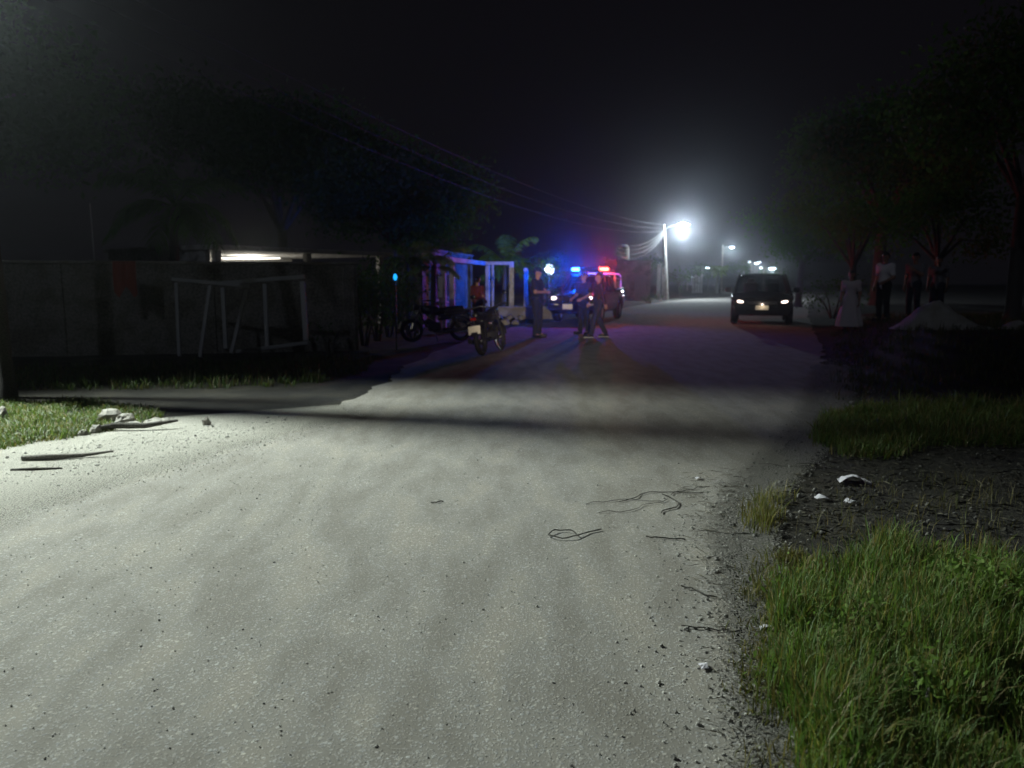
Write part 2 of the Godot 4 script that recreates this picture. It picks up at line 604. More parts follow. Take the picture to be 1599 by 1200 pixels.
func leaf_crown(lobes: Array, per_m3: float, leaf: float, seed_: int, cap := 9000) -> ArrayMesh:
	var r := RandomNumberGenerator.new()
	r.seed = seed_
	var vs := PackedVector3Array()
	var ns := PackedVector3Array()
	for lobe in lobes:
		var c: Vector3 = lobe[0]
		var rad: Vector3 = lobe[1]
		var n := int(minf(per_m3 * rad.x * rad.y * rad.z * 4.2, cap))
		# leaves gather in sprigs so that the crown has clumps and gaps
		var sprigs := []
		for k in maxi(6, n / 22):
			var v := Vector3(r.randfn(), r.randfn(), r.randfn()).normalized() * pow(r.randf(), 0.45)
			sprigs.append(c + v * rad)
		for k in n:
			var q: Vector3 = sprigs[r.randi() % sprigs.size()]
			var p := q + Vector3(r.randfn(), r.randfn() * 0.7, r.randfn()) * leaf * 1.8
			var d := Vector3(r.randfn(), r.randfn() - 0.4, r.randfn()).normalized()
			var side := d.cross(Vector3(r.randfn(), r.randfn(), r.randfn())).normalized()
			var l := leaf * r.randf_range(0.6, 1.3)
			var a := p
			var b := p + d * l * 0.5 + side * l * 0.22
			var e := p + d * l
			var f := p + d * l * 0.5 - side * l * 0.22
			var nn := d.cross(side).normalized()
			vs.append_array([a, b, e, a, e, f])
			for w in 6: ns.append(nn)
	var arr := []
	arr.resize(Mesh.ARRAY_MAX)
	arr[Mesh.ARRAY_VERTEX] = vs
	arr[Mesh.ARRAY_NORMAL] = ns
	var m := ArrayMesh.new()
	m.add_surface_from_arrays(Mesh.PRIMITIVE_TRIANGLES, arr)
	return m

func tree(called: String, label: String, base: Vector3, height: float, spread: float, r: float, seed_: int, leafm: String, density := 60.0, leaf := 0.16, group := "") -> Node3D:
	var q := RandomNumberGenerator.new()
	q.seed = seed_
	var t := thing(called, label, "tree", base, 0, group)
	var s := st()
	var fork := Vector3(q.randf_range(-0.2, 0.2), height * 0.42, q.randf_range(-0.2, 0.2))
	add_tube(s, [Vector3(0, -0.1, 0), Vector3(0.03, 0.25, 0), fork * 0.6, fork], [r * 1.5, r * 1.05, r * 0.9, r * 0.75], 9)
	var lobes := []
	for k in 7:
		var a := TAU * k / 7.0 + q.randf_range(-0.4, 0.4)
		var out := spread * q.randf_range(0.45, 0.8)
		var tip := fork + Vector3(cos(a) * out, height * q.randf_range(0.12, 0.48), sin(a) * out)
		var mid := fork.lerp(tip, 0.5) + Vector3.UP * 0.15 * height * q.randf_range(0.2, 0.8)
		add_tube(s, [fork - Vector3.UP * 0.15, mid, tip], [r * 0.5, r * 0.3, r * 0.1], 6)
		lobes.append([tip, Vector3(spread * 0.42, height * 0.16, spread * 0.42) * q.randf_range(0.75, 1.2)])
	lobes.append([fork + Vector3(0, height * 0.45, 0), Vector3(spread * 0.55, height * 0.16, spread * 0.55)])
	obj("trunk", done(s), M.bark, t)
	obj("crown", leaf_crown(lobes, density, leaf, seed_ + 9), M[leafm], t)
	return t

func shrub(label: String, base: Vector3, size: Vector3, seed_: int, leafm: String, density := 200.0, leaf := 0.11, group := "") -> Node3D:
	var q := RandomNumberGenerator.new()
	q.seed = seed_
	var t := thing("shrub", label, "shrub", base, 0, group)
	var s := st()
	var lobes := []
	for k in 5:
		var a := TAU * k / 5.0 + q.randf()
		var tip := Vector3(cos(a) * size.x * 0.3, size.y * q.randf_range(0.45, 0.8), sin(a) * size.z * 0.3)
		add_tube(s, [Vector3(cos(a) * 0.05, -0.08, sin(a) * 0.05), tip * Vector3(0.4, 0.5, 0.4), tip], [0.03, 0.02, 0.008], 5)
		lobes.append([tip, Vector3(size.x * 0.28, size.y * 0.25, size.z * 0.28)])
	lobes.append([Vector3(0, size.y * 0.45, 0), Vector3(size.x * 0.4, size.y * 0.4, size.z * 0.4)])
	obj("stem", done(s), M.bark, t)
	obj("foliage", leaf_crown(lobes, density, leaf, seed_ + 5, 3000), M[leafm], t)
	return t

func frond_mesh(length: float, rise: float, droop: float, leaflet: float, n: int, seed_: int) -> ArrayMesh:
	var q := RandomNumberGenerator.new()
	q.seed = seed_
	var s := st()
	var pts := []
	var rad := []
	for k in 9:
		var u := k / 8.0
		pts.append(Vector3(q.randf_range(-0.02, 0.02) * k, length * (rise * u - droop * u * u), length * u * (1.0 - 0.25 * droop * u)))
		rad.append(length * 0.012 * (1.05 - u))
	add_tube(s, pts, rad, 5)
	s.set_smooth_group(-1)
	for k in n:
		var u := 0.12 + 0.88 * (k + 0.5) / n
		var f := u * 8.0
		var i := mini(int(f), 7)
		var p: Vector3 = pts[i].lerp(pts[i + 1], f - i)
		var along: Vector3 = (pts[i + 1] - pts[i]).normalized()
		for sd: int in [-1, 1]:
			var l := leaflet * (0.35 + 0.65 * sin(PI * clampf(u * 0.95, 0, 1))) * q.randf_range(0.8, 1.15)
			var out := (Vector3(sd, 0, 0) * 0.8 + along * 0.55 + Vector3.DOWN * q.randf_range(0.15, 0.6)).normalized()
			var w := along * leaflet * 0.045
			var mid := p + out * l * 0.55
			var tip := p + out * l + Vector3.DOWN * l * 0.28
			quad(s, p - w * 0.5, p + w * 0.5, mid + w, mid - w)
			tri(s, mid - w, mid + w, tip)
	return done(s)

func palm(called: String, label: String, base: Vector3, trunk_h: float, trunk_r: float, lean: Vector3, fronds: int, length: float, leafm: String, seed_: int, up := 0.75, group := "", ringed := true) -> Node3D:
	var q := RandomNumberGenerator.new()
	q.seed = seed_
	var t := thing(called, label, "palm", base, 0, group)
	var pts := []
	var rad := []
	var n := int(trunk_h / 0.16) + 2
	for k in n:
		var u := float(k) / (n - 1)
		pts.append(Vector3(lean.x * u * u, -0.12 + (trunk_h + 0.12) * u, lean.z * u * u))
		rad.append(trunk_r * (1.35 - 0.35 * smoothstep(0.0, 0.12, u) - 0.25 * u) * (1.0 + (0.06 if k % 2 else -0.03) * (1.0 if ringed else 0.0)))
	obj("trunk", tube_mesh(pts, rad, 10), M.bark, t)
	var top: Vector3 = pts[-1]
	var kinds := []
	for k in 3:
		kinds.append(frond_mesh(length * [1.0, 0.9, 0.8][k], [0.85, 0.55, 0.25][k] * up * 1.3, [0.75, 0.85, 0.8][k], length * 0.28, 34, seed_ + k))
	for k in fronds:
		var f := obj("frond", kinds[k % 3], M[leafm], t)
		f.position = top - Vector3.UP * 0.06 * (k % 3)
		f.rotation = Vector3(q.randf_range(-0.25, 0.15), TAU * k / fronds * 1.0 + q.randf_range(-0.25, 0.25), q.randf_range(-0.2, 0.2))
	return t

# ------------------------------------------------------------------ people

# surface nets over the smooth union of tapered capsules [a, b, radius_a, radius_b]
func blend_caps(caps: Array, cell: float, k: float) -> ArrayMesh:
	var lo := Vector3.INF
	var hi := -Vector3.INF
	for c in caps:
		var r: float = maxf(c[2], c[3]) + cell * 2.5 + k * 0.5
		lo = lo.min(c[0] - Vector3.ONE * r).min(c[1] - Vector3.ONE * r)
		hi = hi.max(c[0] + Vector3.ONE * r).max(c[1] + Vector3.ONE * r)
	var nx := int((hi.x - lo.x) / cell) + 2
	var ny := int((hi.y - lo.y) / cell) + 2
	var nz := int((hi.z - lo.z) / cell) + 2
	var f := PackedFloat32Array()
	f.resize(nx * ny * nz)
	f.fill(0.5)
	for c in caps:
		var a: Vector3 = c[0]
		var b: Vector3 = c[1]
		var ra: float = c[2]
		var rb: float = c[3]
		var ba := b - a
		var l2 := maxf(ba.length_squared(), 1e-9)
		var r := maxf(ra, rb) + cell * 2.0 + k
		var u := (a.min(b) - Vector3.ONE * r - lo) / cell
		var v := (a.max(b) + Vector3.ONE * r - lo) / cell
		for z in range(maxi(0, int(u.z)), mini(nz - 1, int(v.z) + 1) + 1):
			for y in range(maxi(0, int(u.y)), mini(ny - 1, int(v.y) + 1) + 1):
				var row := (z * ny + y) * nx
				for x in range(maxi(0, int(u.x)), mini(nx - 1, int(v.x) + 1) + 1):
					var p := lo + Vector3(x, y, z) * cell
					var h := clampf((p - a).dot(ba) / l2, 0.0, 1.0)
					var d := p.distance_to(a + ba * h) - lerpf(ra, rb, h)
					var o := f[row + x]
					var hh := maxf(k - absf(o - d), 0.0)
					f[row + x] = minf(o, d) - hh * hh * 0.25 / k
	var id := PackedInt32Array()
	id.resize(nx * ny * nz)
	id.fill(-1)
	var vs := PackedVector3Array()
	var sx := 1
	var sy := nx
	var sz := nx * ny
	var off := [0, sx, sy, sx + sy, sz, sx + sz, sy + sz, sx + sy + sz]
	var edges := [[0, 1], [2, 3], [4, 5], [6, 7], [0, 2], [1, 3], [4, 6], [5, 7], [0, 4], [1, 5], [2, 6], [3, 7]]
	for z in nz - 1:
		for y in ny - 1:
			var row := (z * ny + y) * nx
			for x in nx - 1:
				var g := row + x
				var inside := 0
				for w: int in off:
					if f[g + w] < 0.0:
						inside += 1
				if inside == 0 or inside == 8:
					continue
				var sum := Vector3.ZERO
				var n := 0
				for e in edges:
					var i: int = e[0]
					var j: int = e[1]
					var fa := f[g + off[i]]
					var fb := f[g + off[j]]
					if (fa < 0.0) != (fb < 0.0):
						var t := fa / (fa - fb)
						sum += Vector3(i & 1, (i >> 1) & 1, i >> 2).lerp(Vector3(j & 1, (j >> 1) & 1, j >> 2), t)
						n += 1
				id[g] = vs.size()
				vs.append(lo + (Vector3(x, y, z) + sum / n) * cell)
	var ix := PackedInt32Array()
	for z in range(1, nz - 1):
		for y in range(1, ny - 1):
			for x in range(1, nx - 1):
				var g := (z * ny + y) * nx + x
				var here := f[g] < 0.0
				for ax in 3:
					var step: int = [sx, sy, sz][ax]
					if here == (f[g + step] < 0.0):
						continue
					var p: int = [sy, sz, sx][ax]
					var q: int = [sz, sx, sy][ax]
					var a := id[g - p - q]
					var b := id[g - q]
					var c := id[g]
					var d := id[g - p]
					if a < 0 or b < 0 or c < 0 or d < 0:
						continue
					if here:
						ix.append_array([a, c, b, a, d, c])
					else:
						ix.append_array([a, b, c, a, c, d])
	var arr := []
	arr.resize(Mesh.ARRAY_MAX)
	arr[Mesh.ARRAY_VERTEX] = vs
	arr[Mesh.ARRAY_INDEX] = ix
	var m := ArrayMesh.new()
	m.add_surface_from_arrays(Mesh.PRIMITIVE_TRIANGLES, arr)
	var s := SurfaceTool.new()
	s.create_from(m, 0)
	s.generate_normals()
	return s.commit()

func joined(meshes: Array) -> ArrayMesh:
	var s := SurfaceTool.new()
	for m: Mesh in meshes:
		s.append_from(m, 0, Transform3D())
	return s.commit()

func hand_caps(wrist: Vector3, dir: Vector3, palm_side: Vector3, thumb_side: Vector3) -> Array:
	var caps := []
	var knuckle := wrist + dir * 0.085
	for k in 4:
		var o := thumb_side * (0.030 - 0.020 * k)
		caps.append([wrist + o * 0.6, knuckle + o, 0.017, 0.014])
		var l: float = [0.036, 0.042, 0.038, 0.030][k]
		var j1 := knuckle + o * 1.08 + (dir + palm_side * 0.25).normalized() * l
		var j2 := j1 + (dir + palm_side * 0.9).normalized() * l * 0.75
		var j3 := j2 + (dir * 0.4 + palm_side).normalized() * l * 0.55
		caps.append([knuckle + o, j1, 0.0095, 0.009])
		caps.append([j1, j2, 0.009, 0.0085])
		caps.append([j2, j3, 0.0085, 0.007])
	var t0 := wrist + dir * 0.03 + thumb_side * 0.026
	var t1 := t0 + (dir * 0.7 + thumb_side * 0.6 + palm_side * 0.4).normalized() * 0.042
	caps.append([t0, t1, 0.014, 0.011])
	caps.append([t1, t1 + (dir + palm_side * 0.5).normalized() * 0.03, 0.011, 0.008])
	return caps

# pose: joint name -> position in metres for a figure 1.75 m tall that faces +z; wear: what each part is made of
func person(label: String, where: Vector3, yaw: float, tall: float, pose: Dictionary, wear: Dictionary, group := "") -> Node3D:
	var t := thing("person", label, "person", where, yaw, group)
	var k := tall / 1.75
	var j := {
		"shoulder_l": Vector3(0.185, 1.42, -0.01), "shoulder_r": Vector3(-0.185, 1.42, -0.01),
		"elbow_l": Vector3(0.24, 1.13, -0.03), "elbow_r": Vector3(-0.24, 1.13, -0.03), "hand_l": Vector3(0.25, 0.88, 0.04), "hand_r": Vector3(-0.25, 0.88, 0.04),
		"hip_l": Vector3(0.09, 0.92, 0), "hip_r": Vector3(-0.09, 0.92, 0), "knee_l": Vector3(0.11, 0.50, 0.02), "knee_r": Vector3(-0.11, 0.50, 0.02),
		"foot_l": Vector3(0.12, 0.085, -0.02), "foot_r": Vector3(-0.12, 0.085, -0.02), "toe_l": Vector3(0.15, 0.035, 0.16), "toe_r": Vector3(-0.15, 0.035, 0.16),
		"look": Vector3(0, 0, 1), "shift": Vector3.ZERO,
	}
	j.merge(pose, true)
	var fat: float = wear.get("fat", 1.0)
	for n in j:
		if n != "look":
			j[n] = j[n] * k
	var sh: Vector3 = j.shift
	var up := func(v: Vector3) -> Vector3: return v * k + sh * smoothstep(0.85, 1.5, v.y)
	for n in ["shoulder_l", "shoulder_r", "elbow_l", "elbow_r", "hand_l", "hand_r"]:
		j[n] += sh
	var waist: Vector3 = up.call(Vector3(0, 1.08, 0))
	var chest: Vector3 = up.call(Vector3(0, 1.31, 0))
	var hips := Vector3(0, 0.94, 0) * k
	var trunk := func(g: float) -> Array:
		return [
			[chest - Vector3(0.075, 0, 0) * k, chest + Vector3(0.075, 0, 0) * k, 0.115 * k * fat + g, 0.115 * k * fat + g],
			[chest, waist, 0.125 * k * fat + g, 0.118 * k * fat + g], [waist, hips, 0.118 * k * fat + g, 0.13 * k * fat + g],
			[j.shoulder_l, chest + Vector3(0.05, 0.03, 0) * k, 0.065 * k + g, 0.10 * k + g], [j.shoulder_r, chest + Vector3(-0.05, 0.03, 0) * k, 0.065 * k + g, 0.10 * k + g]]
	var legs := func(g: float, low: float) -> Array:
		var o := [[hips + Vector3(0.05, 0, 0) * k, hips - Vector3(0.05, 0, 0) * k, 0.125 * k * fat + g, 0.125 * k * fat + g]]
		for s in ["_l", "_r"]:
			var ankle: Vector3 = j["knee" + s].lerp(j["foot" + s], low)
			o.append([j["hip" + s], j["knee" + s], 0.088 * k * fat + g, 0.060 * k + g])
			o.append([j["knee" + s], ankle, 0.060 * k + g, 0.042 * k + g * 1.6])
		return o
	var arms := func(g: float, upper: float, lower: float) -> Array:
		var o := []
		for s in ["_l", "_r"]:
			o.append([j["shoulder" + s], j["shoulder" + s].lerp(j["elbow" + s], upper), 0.060 * k + g, lerpf(0.060, 0.044, upper) * k + g])
			if lower > 0.0:
				o.append([j["elbow" + s], j["elbow" + s].lerp(j["hand" + s], lower), 0.044 * k + g, lerpf(0.044, 0.030, lower) * k + g])
		return o
	var neck: Vector3 = up.call(Vector3(0, 1.45, -0.01))
	var body: Array = trunk.call(0.0) + legs.call(0.0, 1.0) + arms.call(0.0, 1.0, 1.0)
	for s in ["_l", "_r"]:
		body.append([j["foot" + s], j["toe" + s], 0.040 * k, 0.030 * k])
	body.append([neck, neck + Vector3(0, 0.11, 0.02) * k, 0.056 * k, 0.052 * k])
	# head: skull, jaw, nose, brow and ears, turned to where the person looks
	var hb := Basis.looking_at(-j.look.normalized(), Vector3.UP)
	var hc := neck + Vector3(0, 0.19, 0.015) * k
	var at := func(x: float, y: float, z: float) -> Vector3: return hc + hb * (Vector3(x, y, z) * k)
	var head := [
		[at.call(0, 0.035, -0.005), at.call(0, 0.03, -0.035), 0.084 * k, 0.080 * k], [at.call(0, 0.03, 0.01), at.call(0, -0.075, 0.045), 0.074 * k, 0.036 * k],
		[at.call(0, 0.0, 0.085), at.call(0, -0.03, 0.102), 0.010 * k, 0.014 * k], [at.call(-0.035, 0.022, 0.075), at.call(0.035, 0.022, 0.075), 0.011 * k, 0.011 * k],
		[at.call(-0.018, -0.055, 0.078), at.call(0.018, -0.055, 0.078), 0.010 * k, 0.010 * k],
		[at.call(0.082, 0.01, -0.01), at.call(0.084, -0.03, -0.005), 0.014 * k, 0.010 * k], [at.call(-0.082, 0.01, -0.01), at.call(-0.084, -0.03, -0.005), 0.014 * k, 0.010 * k],
		[neck + Vector3(0, 0.05, 0.01) * k, at.call(0, -0.04, -0.01), 0.054 * k, 0.052 * k]]
	var pieces := [blend_caps(body, 0.02, 0.035), blend_caps(head, 0.009, 0.02)]
	for s in ["_l", "_r"]:
		var d: Vector3 = (j["hand" + s] - j["elbow" + s]).normalized()
		var inward := Vector3(-1 if s == "_l" else 1, 0, 0)
		var palm_side := (inward - d * inward.dot(d)).normalized()
		pieces.append(blend_caps(hand_caps(j["hand" + s] - d * 0.01, d, palm_side, d.cross(palm_side) * (1.0 if s == "_l" else -1.0)), 0.0065, 0.008))
	obj("body", joined(pieces), M[wear.get("skin", "skin")], t)
	for s: int in [-1, 1]:
		var e := st()
		add_ball(e, at.call(0.030 * s, 0.004, 0.079), Vector3.ONE * 0.009 * k, Basis.IDENTITY, 6)
		obj("eye", done(e), M.hair, t)
	if wear.has("hair"):
		var hr := [[at.call(0, 0.055, -0.015), at.call(0, 0.03, -0.045), 0.086 * k, 0.084 * k], [at.call(0, 0.06, 0.03), at.call(0, 0.06, 0.0), 0.062 * k, 0.07 * k]]
		if wear.hair == "long":
			hr.append([at.call(0, 0.0, -0.06), at.call(0, -0.20, -0.07), 0.075 * k, 0.05 * k])
		elif wear.hair == "bun":
			hr.append([at.call(0, 0.06, -0.12), at.call(0, 0.05, -0.13), 0.045 * k, 0.045 * k])
		obj("hair", blend_caps(hr, 0.011, 0.02), M.hair, t)
	if wear.has("shirt"):
		var sl: float = wear.get("sleeve", 0.0)
		var o := obj("shirt", blend_caps(trunk.call(0.016) + arms.call(0.014, 1.0 if sl > 0.0 else 0.72, sl), 0.02, 0.04), M[wear.shirt], t)
		if wear.has("tuck"):
			var bl := st()
			add_lathe(bl, [Vector2(0.150, -0.03), Vector2(0.158, -0.03), Vector2(0.158, 0.03), Vector2(0.150, 0.03)], hips + Vector3(0, 0.07, 0) * k, Basis.from_scale(Vector3(1.22, 1, 1.0) * k * fat), 18)
			obj("belt", done(bl), M.leather, t)
		if wear.has("vest"):
			obj("vest", blend_caps([[chest + Vector3(-0.07, 0.02, 0) * k, chest + Vector3(0.07, 0.02, 0) * k, 0.142 * k, 0.142 * k], [chest, waist + Vector3(0, 0.04, 0), 0.15 * k, 0.145 * k]], 0.02, 0.03), M[wear.vest], t)
	if wear.has("trousers"):
		obj("trousers", blend_caps(legs.call(0.017, wear.get("leg", 0.93)), 0.02, 0.03), M[wear.trousers], t)
	if wear.has("skirt"):
		var sk := st()
		sk.set_smooth_group(1)
		var rows := 12
		var n := 48
		var pt := func(i: int, q: int) -> Vector3:
			var u := float(i) / rows
			var a := TAU * (q % n) / n
			var r := lerpf(0.16, wear.get("hem", 0.36), pow(u, 0.9)) * (1.0 + 0.20 * u * sin(a * 7.0 + 2.0 * sin(a * 2.0) + u) + 0.06 * u * sin(a * 17.0))
			return waist + Vector3(cos(a) * r * 1.05, -u * (waist.y - wear.get("skirt_end", 0.1)), sin(a) * r * 0.8) * Vector3(k, 1, k)
		for i in rows:
			for q in n:
				quad(sk, pt.call(i, q), pt.call(i, q + 1), pt.call(i + 1, q + 1), pt.call(i + 1, q))
		obj("skirt", done(sk), M[wear.skirt], t)
	for s in ["_l", "_r"]:
		var ft: Vector3 = j["foot" + s]
		var toe: Vector3 = j["toe" + s]
		var heel := ft + (ft - toe).normalized() * 0.03 * k
		heel.y = toe.y + 0.008
		obj("shoe", blend_caps([[heel, toe, 0.046 * k, 0.042 * k], [ft + Vector3(0, 0.03, 0) * k, toe.lerp(heel, 0.6), 0.052 * k, 0.045 * k]], 0.012, 0.02), M[wear.get("shoes", "leather")], t)
		if wear.has("sole"):
			var so := st()
			add_tube(so, [Vector3(heel.x, 0.012, heel.z), Vector3(toe.x, 0.012, toe.z) + (toe - heel).normalized() * 0.03], [0.05 * k, 0.05 * k], 10)
			obj("sole", box_mesh(Vector3((heel.x + toe.x) / 2, 0.012, (heel.z + toe.z) / 2), Vector3(0.085, 0.022, 0.30) * k, Basis(Vector3.UP, atan2(toe.x - heel.x, toe.z - heel.z)), 0.008), M.sole, t)
	if wear.has("cap"):
		var cp := st()
		add_lathe(cp, [Vector2(0.097, 0.0), Vector2(0.101, 0.03), Vector2(0.095, 0.075), Vector2(0.06, 0.105), Vector2(0.0, 0.112)], at.call(0, 0.045, -0.012), hb * Basis.from_scale(Vector3(0.95, 1, 1.1) * k), 18)
		var crown := obj("cap", done(cp), M[wear.cap], t)
		var vz := st()
		for q in 8:
			var a0 := PI * (0.18 + 0.64 * q / 8.0)
			var a1 := PI * (0.18 + 0.64 * (q + 1) / 8.0)
			var p0: Vector3 = at.call(cos(a0) * 0.095, 0.05, sin(a0) * 0.10 - 0.012)
			var p1: Vector3 = at.call(cos(a1) * 0.095, 0.05, sin(a1) * 0.10 - 0.012)
			var q0: Vector3 = at.call(cos(a0) * 0.105, 0.035, sin(a0) * 0.175 - 0.012)
			var q1: Vector3 = at.call(cos(a1) * 0.105, 0.035, sin(a1) * 0.175 - 0.012)
			quad(vz, p0, p1, q1, q0)
			quad(vz, p0 - Vector3(0, 0.006, 0), q0 - Vector3(0, 0.006, 0), q1 - Vector3(0, 0.006, 0), p1 - Vector3(0, 0.006, 0))
			quad(vz, q0, q1, q1 - Vector3(0, 0.006, 0), q0 - Vector3(0, 0.006, 0))
		obj("visor", done(vz), M[wear.cap], crown)
	return t

# ------------------------------------------------------------------ vehicles

# rows: z, bottom, shoulder, middle of the top, half width; the front faces +z
func hull(rows: Array) -> ArrayMesh:
	var s := st()
	s.set_smooth_group(1)
	var rings := []
	for r in rows:
		var z: float = r[0]
		var yb: float = r[1]
		var ys: float = r[2]
		var yc: float = r[3]
		var w: float = r[4]
		var half := [Vector2(0.0, yb), Vector2(w * 0.80, yb), Vector2(w * 0.95, yb + 0.04), Vector2(w, lerpf(yb, ys, 0.5)), Vector2(w * 0.985, lerpf(yb, ys, 0.82)), Vector2(w * 0.93, ys - 0.02), Vector2(w * 0.86, ys + 0.004), Vector2(w * 0.45, lerpf(ys, yc, 0.8)), Vector2(0.0, yc)]
		var ring := []
		for p: Vector2 in half:
			ring.append(Vector3(p.x, p.y, z))
		for i in range(half.size() - 2, 0, -1):
			ring.append(Vector3(-half[i].x, half[i].y, z))
		rings.append(ring)
	var n: int = rings[0].size()
	for i in rings.size() - 1:
		for q in n:
			quad(s, rings[i][q], rings[i][(q + 1) % n], rings[i + 1][(q + 1) % n], rings[i + 1][q])
	s.set_smooth_group(-1)
	for e in [0, -1]:
		var mid := Vector3.ZERO
		for p in rings[e]: mid += p / n
		for q in n:
			tri(s, mid, rings[e][q], rings[e][(q + 1) % n])
	return done(s)

func wheel(parent: Node, c: Vector3, r: float, w: float, spokes := 7) -> void:
	var b := Basis(Vector3.BACK, PI / 2)
	var s := st()
	add_lathe(s, [Vector2(r * 0.62, -w / 2), Vector2(r * 0.9, -w / 2), Vector2(r * 0.985, -w * 0.36), Vector2(r, -w * 0.2), Vector2(r, w * 0.2), Vector2(r * 0.985, w * 0.36), Vector2(r * 0.9, w / 2), Vector2(r * 0.62, w / 2), Vector2(r * 0.6, 0), Vector2(r * 0.62, -w / 2)], c, b, 26)
	var o := obj("wheel", done(s), M.rubber, parent)
	var q := st()
	add_lathe(q, [Vector2(r * 0.62, -w * 0.42), Vector2(r * 0.55, -w * 0.36), Vector2(r * 0.55, w * 0.36), Vector2(r * 0.62, w * 0.42)], c, b, 24)
	add_lathe(q, [Vector2(0, -w * 0.4), Vector2(r * 0.16, -w * 0.4), Vector2(r * 0.16, w * 0.4), Vector2(0, w * 0.4)], c, b, 12)
	for k in spokes:
		var a := TAU * k / spokes
		for sd: int in [-1, 1]:
			add_box(q, c + Vector3(sd * w * 0.33, sin(a) * r * 0.35, cos(a) * r * 0.35), Vector3(0.03, 0.06, r * 0.45), Basis(Vector3.RIGHT, -a), 0.008)
	obj("rim", done(q), M.galvanised, o)

func pane(called: String, parent: Node, m: String, p: Array) -> void:
	var s := st()
	var mid: Vector3 = (p[0] + p[1] + p[2] + p[3]) / 4.0
	var c := []
	for v: Vector3 in p:
		c.append(v.lerp(mid, 0.035))
	quad(s, c[0], c[1], c[2], c[3])
	obj(called, done(s), M[m], parent)

# belt: front and back of the glasshouse at the belt; roof: the same at the roof
func cabin(t: Node, paint: String, belt_y: float, roof_y: float, zb: Array, zr: Array, wb: float, wr: float, posts: Array) -> void:
	var F := {}
	for sd: int in [-1, 1]:
		F[[sd, 0, 0]] = Vector3(wb * sd, belt_y, zb[0]); F[[sd, 1, 0]] = Vector3(wb * sd, belt_y, zb[1])
		F[[sd, 0, 1]] = Vector3(wr * sd, roof_y - 0.06, zr[0]); F[[sd, 1, 1]] = Vector3(wr * sd, roof_y - 0.06, zr[1])
	var s := st()
	s.set_smooth_group(1)
	var nz := 8
	var nx := 8
	var rp := func(i: int, q: int, o: float) -> Vector3:
		var u := float(i) / nz
		var v := 2.0 * q / nx - 1.0
		var ex := 0.03 * (1.0 - pow(absf(2.0 * u - 1.0), 3.0))
		return Vector3(v * (wr + 0.03 + ex * 0.5), roof_y - 0.05 * v * v - 0.05 * pow(absf(2.0 * u - 1.0), 4.0) - o, lerpf(zr[0] + 0.05, zr[1] - 0.05, u))
	for i in nz:
		for q in nx:
			quad(s, rp.call(i, q, 0.0), rp.call(i, q + 1, 0.0), rp.call(i + 1, q + 1, 0.0), rp.call(i + 1, q, 0.0))
			quad(s, rp.call(i, q, 0.05), rp.call(i + 1, q, 0.05), rp.call(i + 1, q + 1, 0.05), rp.call(i, q + 1, 0.05))
	for i in nz:
		for q in [0, nx]:
			quad(s, rp.call(i, q, 0.0), rp.call(i + 1, q, 0.0), rp.call(i + 1, q, 0.05), rp.call(i, q, 0.05))
	for q in nx:
		for i in [0, nz]:
			quad(s, rp.call(i, q, 0.0), rp.call(i, q + 1, 0.0), rp.call(i, q + 1, 0.05), rp.call(i, q, 0.05))
	obj("roof", done(s), M[paint], t)
	for sd: int in [-1, 1]:
		for u: float in [0.0] + posts + [1.0]:
			obj("pillar", tube_mesh([F[[sd, 0, 0]].lerp(F[[sd, 1, 0]], u) + Vector3(0, -0.06, 0), F[[sd, 0, 1]].lerp(F[[sd, 1, 1]], u)], [0.05, 0.042], 6), M[paint], t)
	pane("windshield", t, "car_glass", [F[[-1, 0, 0]], F[[1, 0, 0]], F[[1, 0, 1]], F[[-1, 0, 1]]])
	pane("rear_window", t, "car_glass", [F[[-1, 1, 0]], F[[1, 1, 0]], F[[1, 1, 1]], F[[-1, 1, 1]]])
	var cuts := [0.0] + posts + [1.0]
	for sd: int in [-1, 1]:
		for k in cuts.size() - 1:
			var a: float = cuts[k]
			var b: float = cuts[k + 1]
			pane("side_window", t, "car_glass", [F[[sd, 0, 0]].lerp(F[[sd, 1, 0]], a), F[[sd, 0, 0]].lerp(F[[sd, 1, 0]], b), F[[sd, 0, 1]].lerp(F[[sd, 1, 1]], b), F[[sd, 0, 1]].lerp(F[[sd, 1, 1]], a)])
	for sd: int in [-1, 1]:
		var se := st()
		add_box(se, Vector3(0.36 * sd, belt_y + 0.10, lerpf(zb[0], zb[1], 0.5)), Vector3(0.48, 0.5, 0.14), Basis(Vector3.RIGHT, -0.2), 0.05)
		add_box(se, Vector3(0.36 * sd, belt_y + 0.42, lerpf(zb[0], zb[1], 0.53)), Vector3(0.26, 0.16, 0.1), Basis(Vector3.RIGHT, -0.2), 0.04)
		obj("seat", done(se), M.cloth_grey, t)
		var mi := st()
		add_box(mi, Vector3((wb + 0.17) * sd, belt_y + 0.10, zb[0] - 0.28), Vector3(0.20, 0.17, 0.10), Basis.IDENTITY, 0.035)
		add_tube(mi, [Vector3((wb + 0.0) * sd, belt_y + 0.02, zb[0] - 0.26), Vector3((wb + 0.1) * sd, belt_y + 0.06, zb[0] - 0.27)], [0.02, 0.02], 6)
		var mo := obj("mirror", done(mi), M[paint], t)
		obj("mirror_glass", box_mesh(Vector3((wb + 0.17) * sd, belt_y + 0.10, zb[0] - 0.333), Vector3(0.16, 0.13, 0.006)), M.mirror, mo)

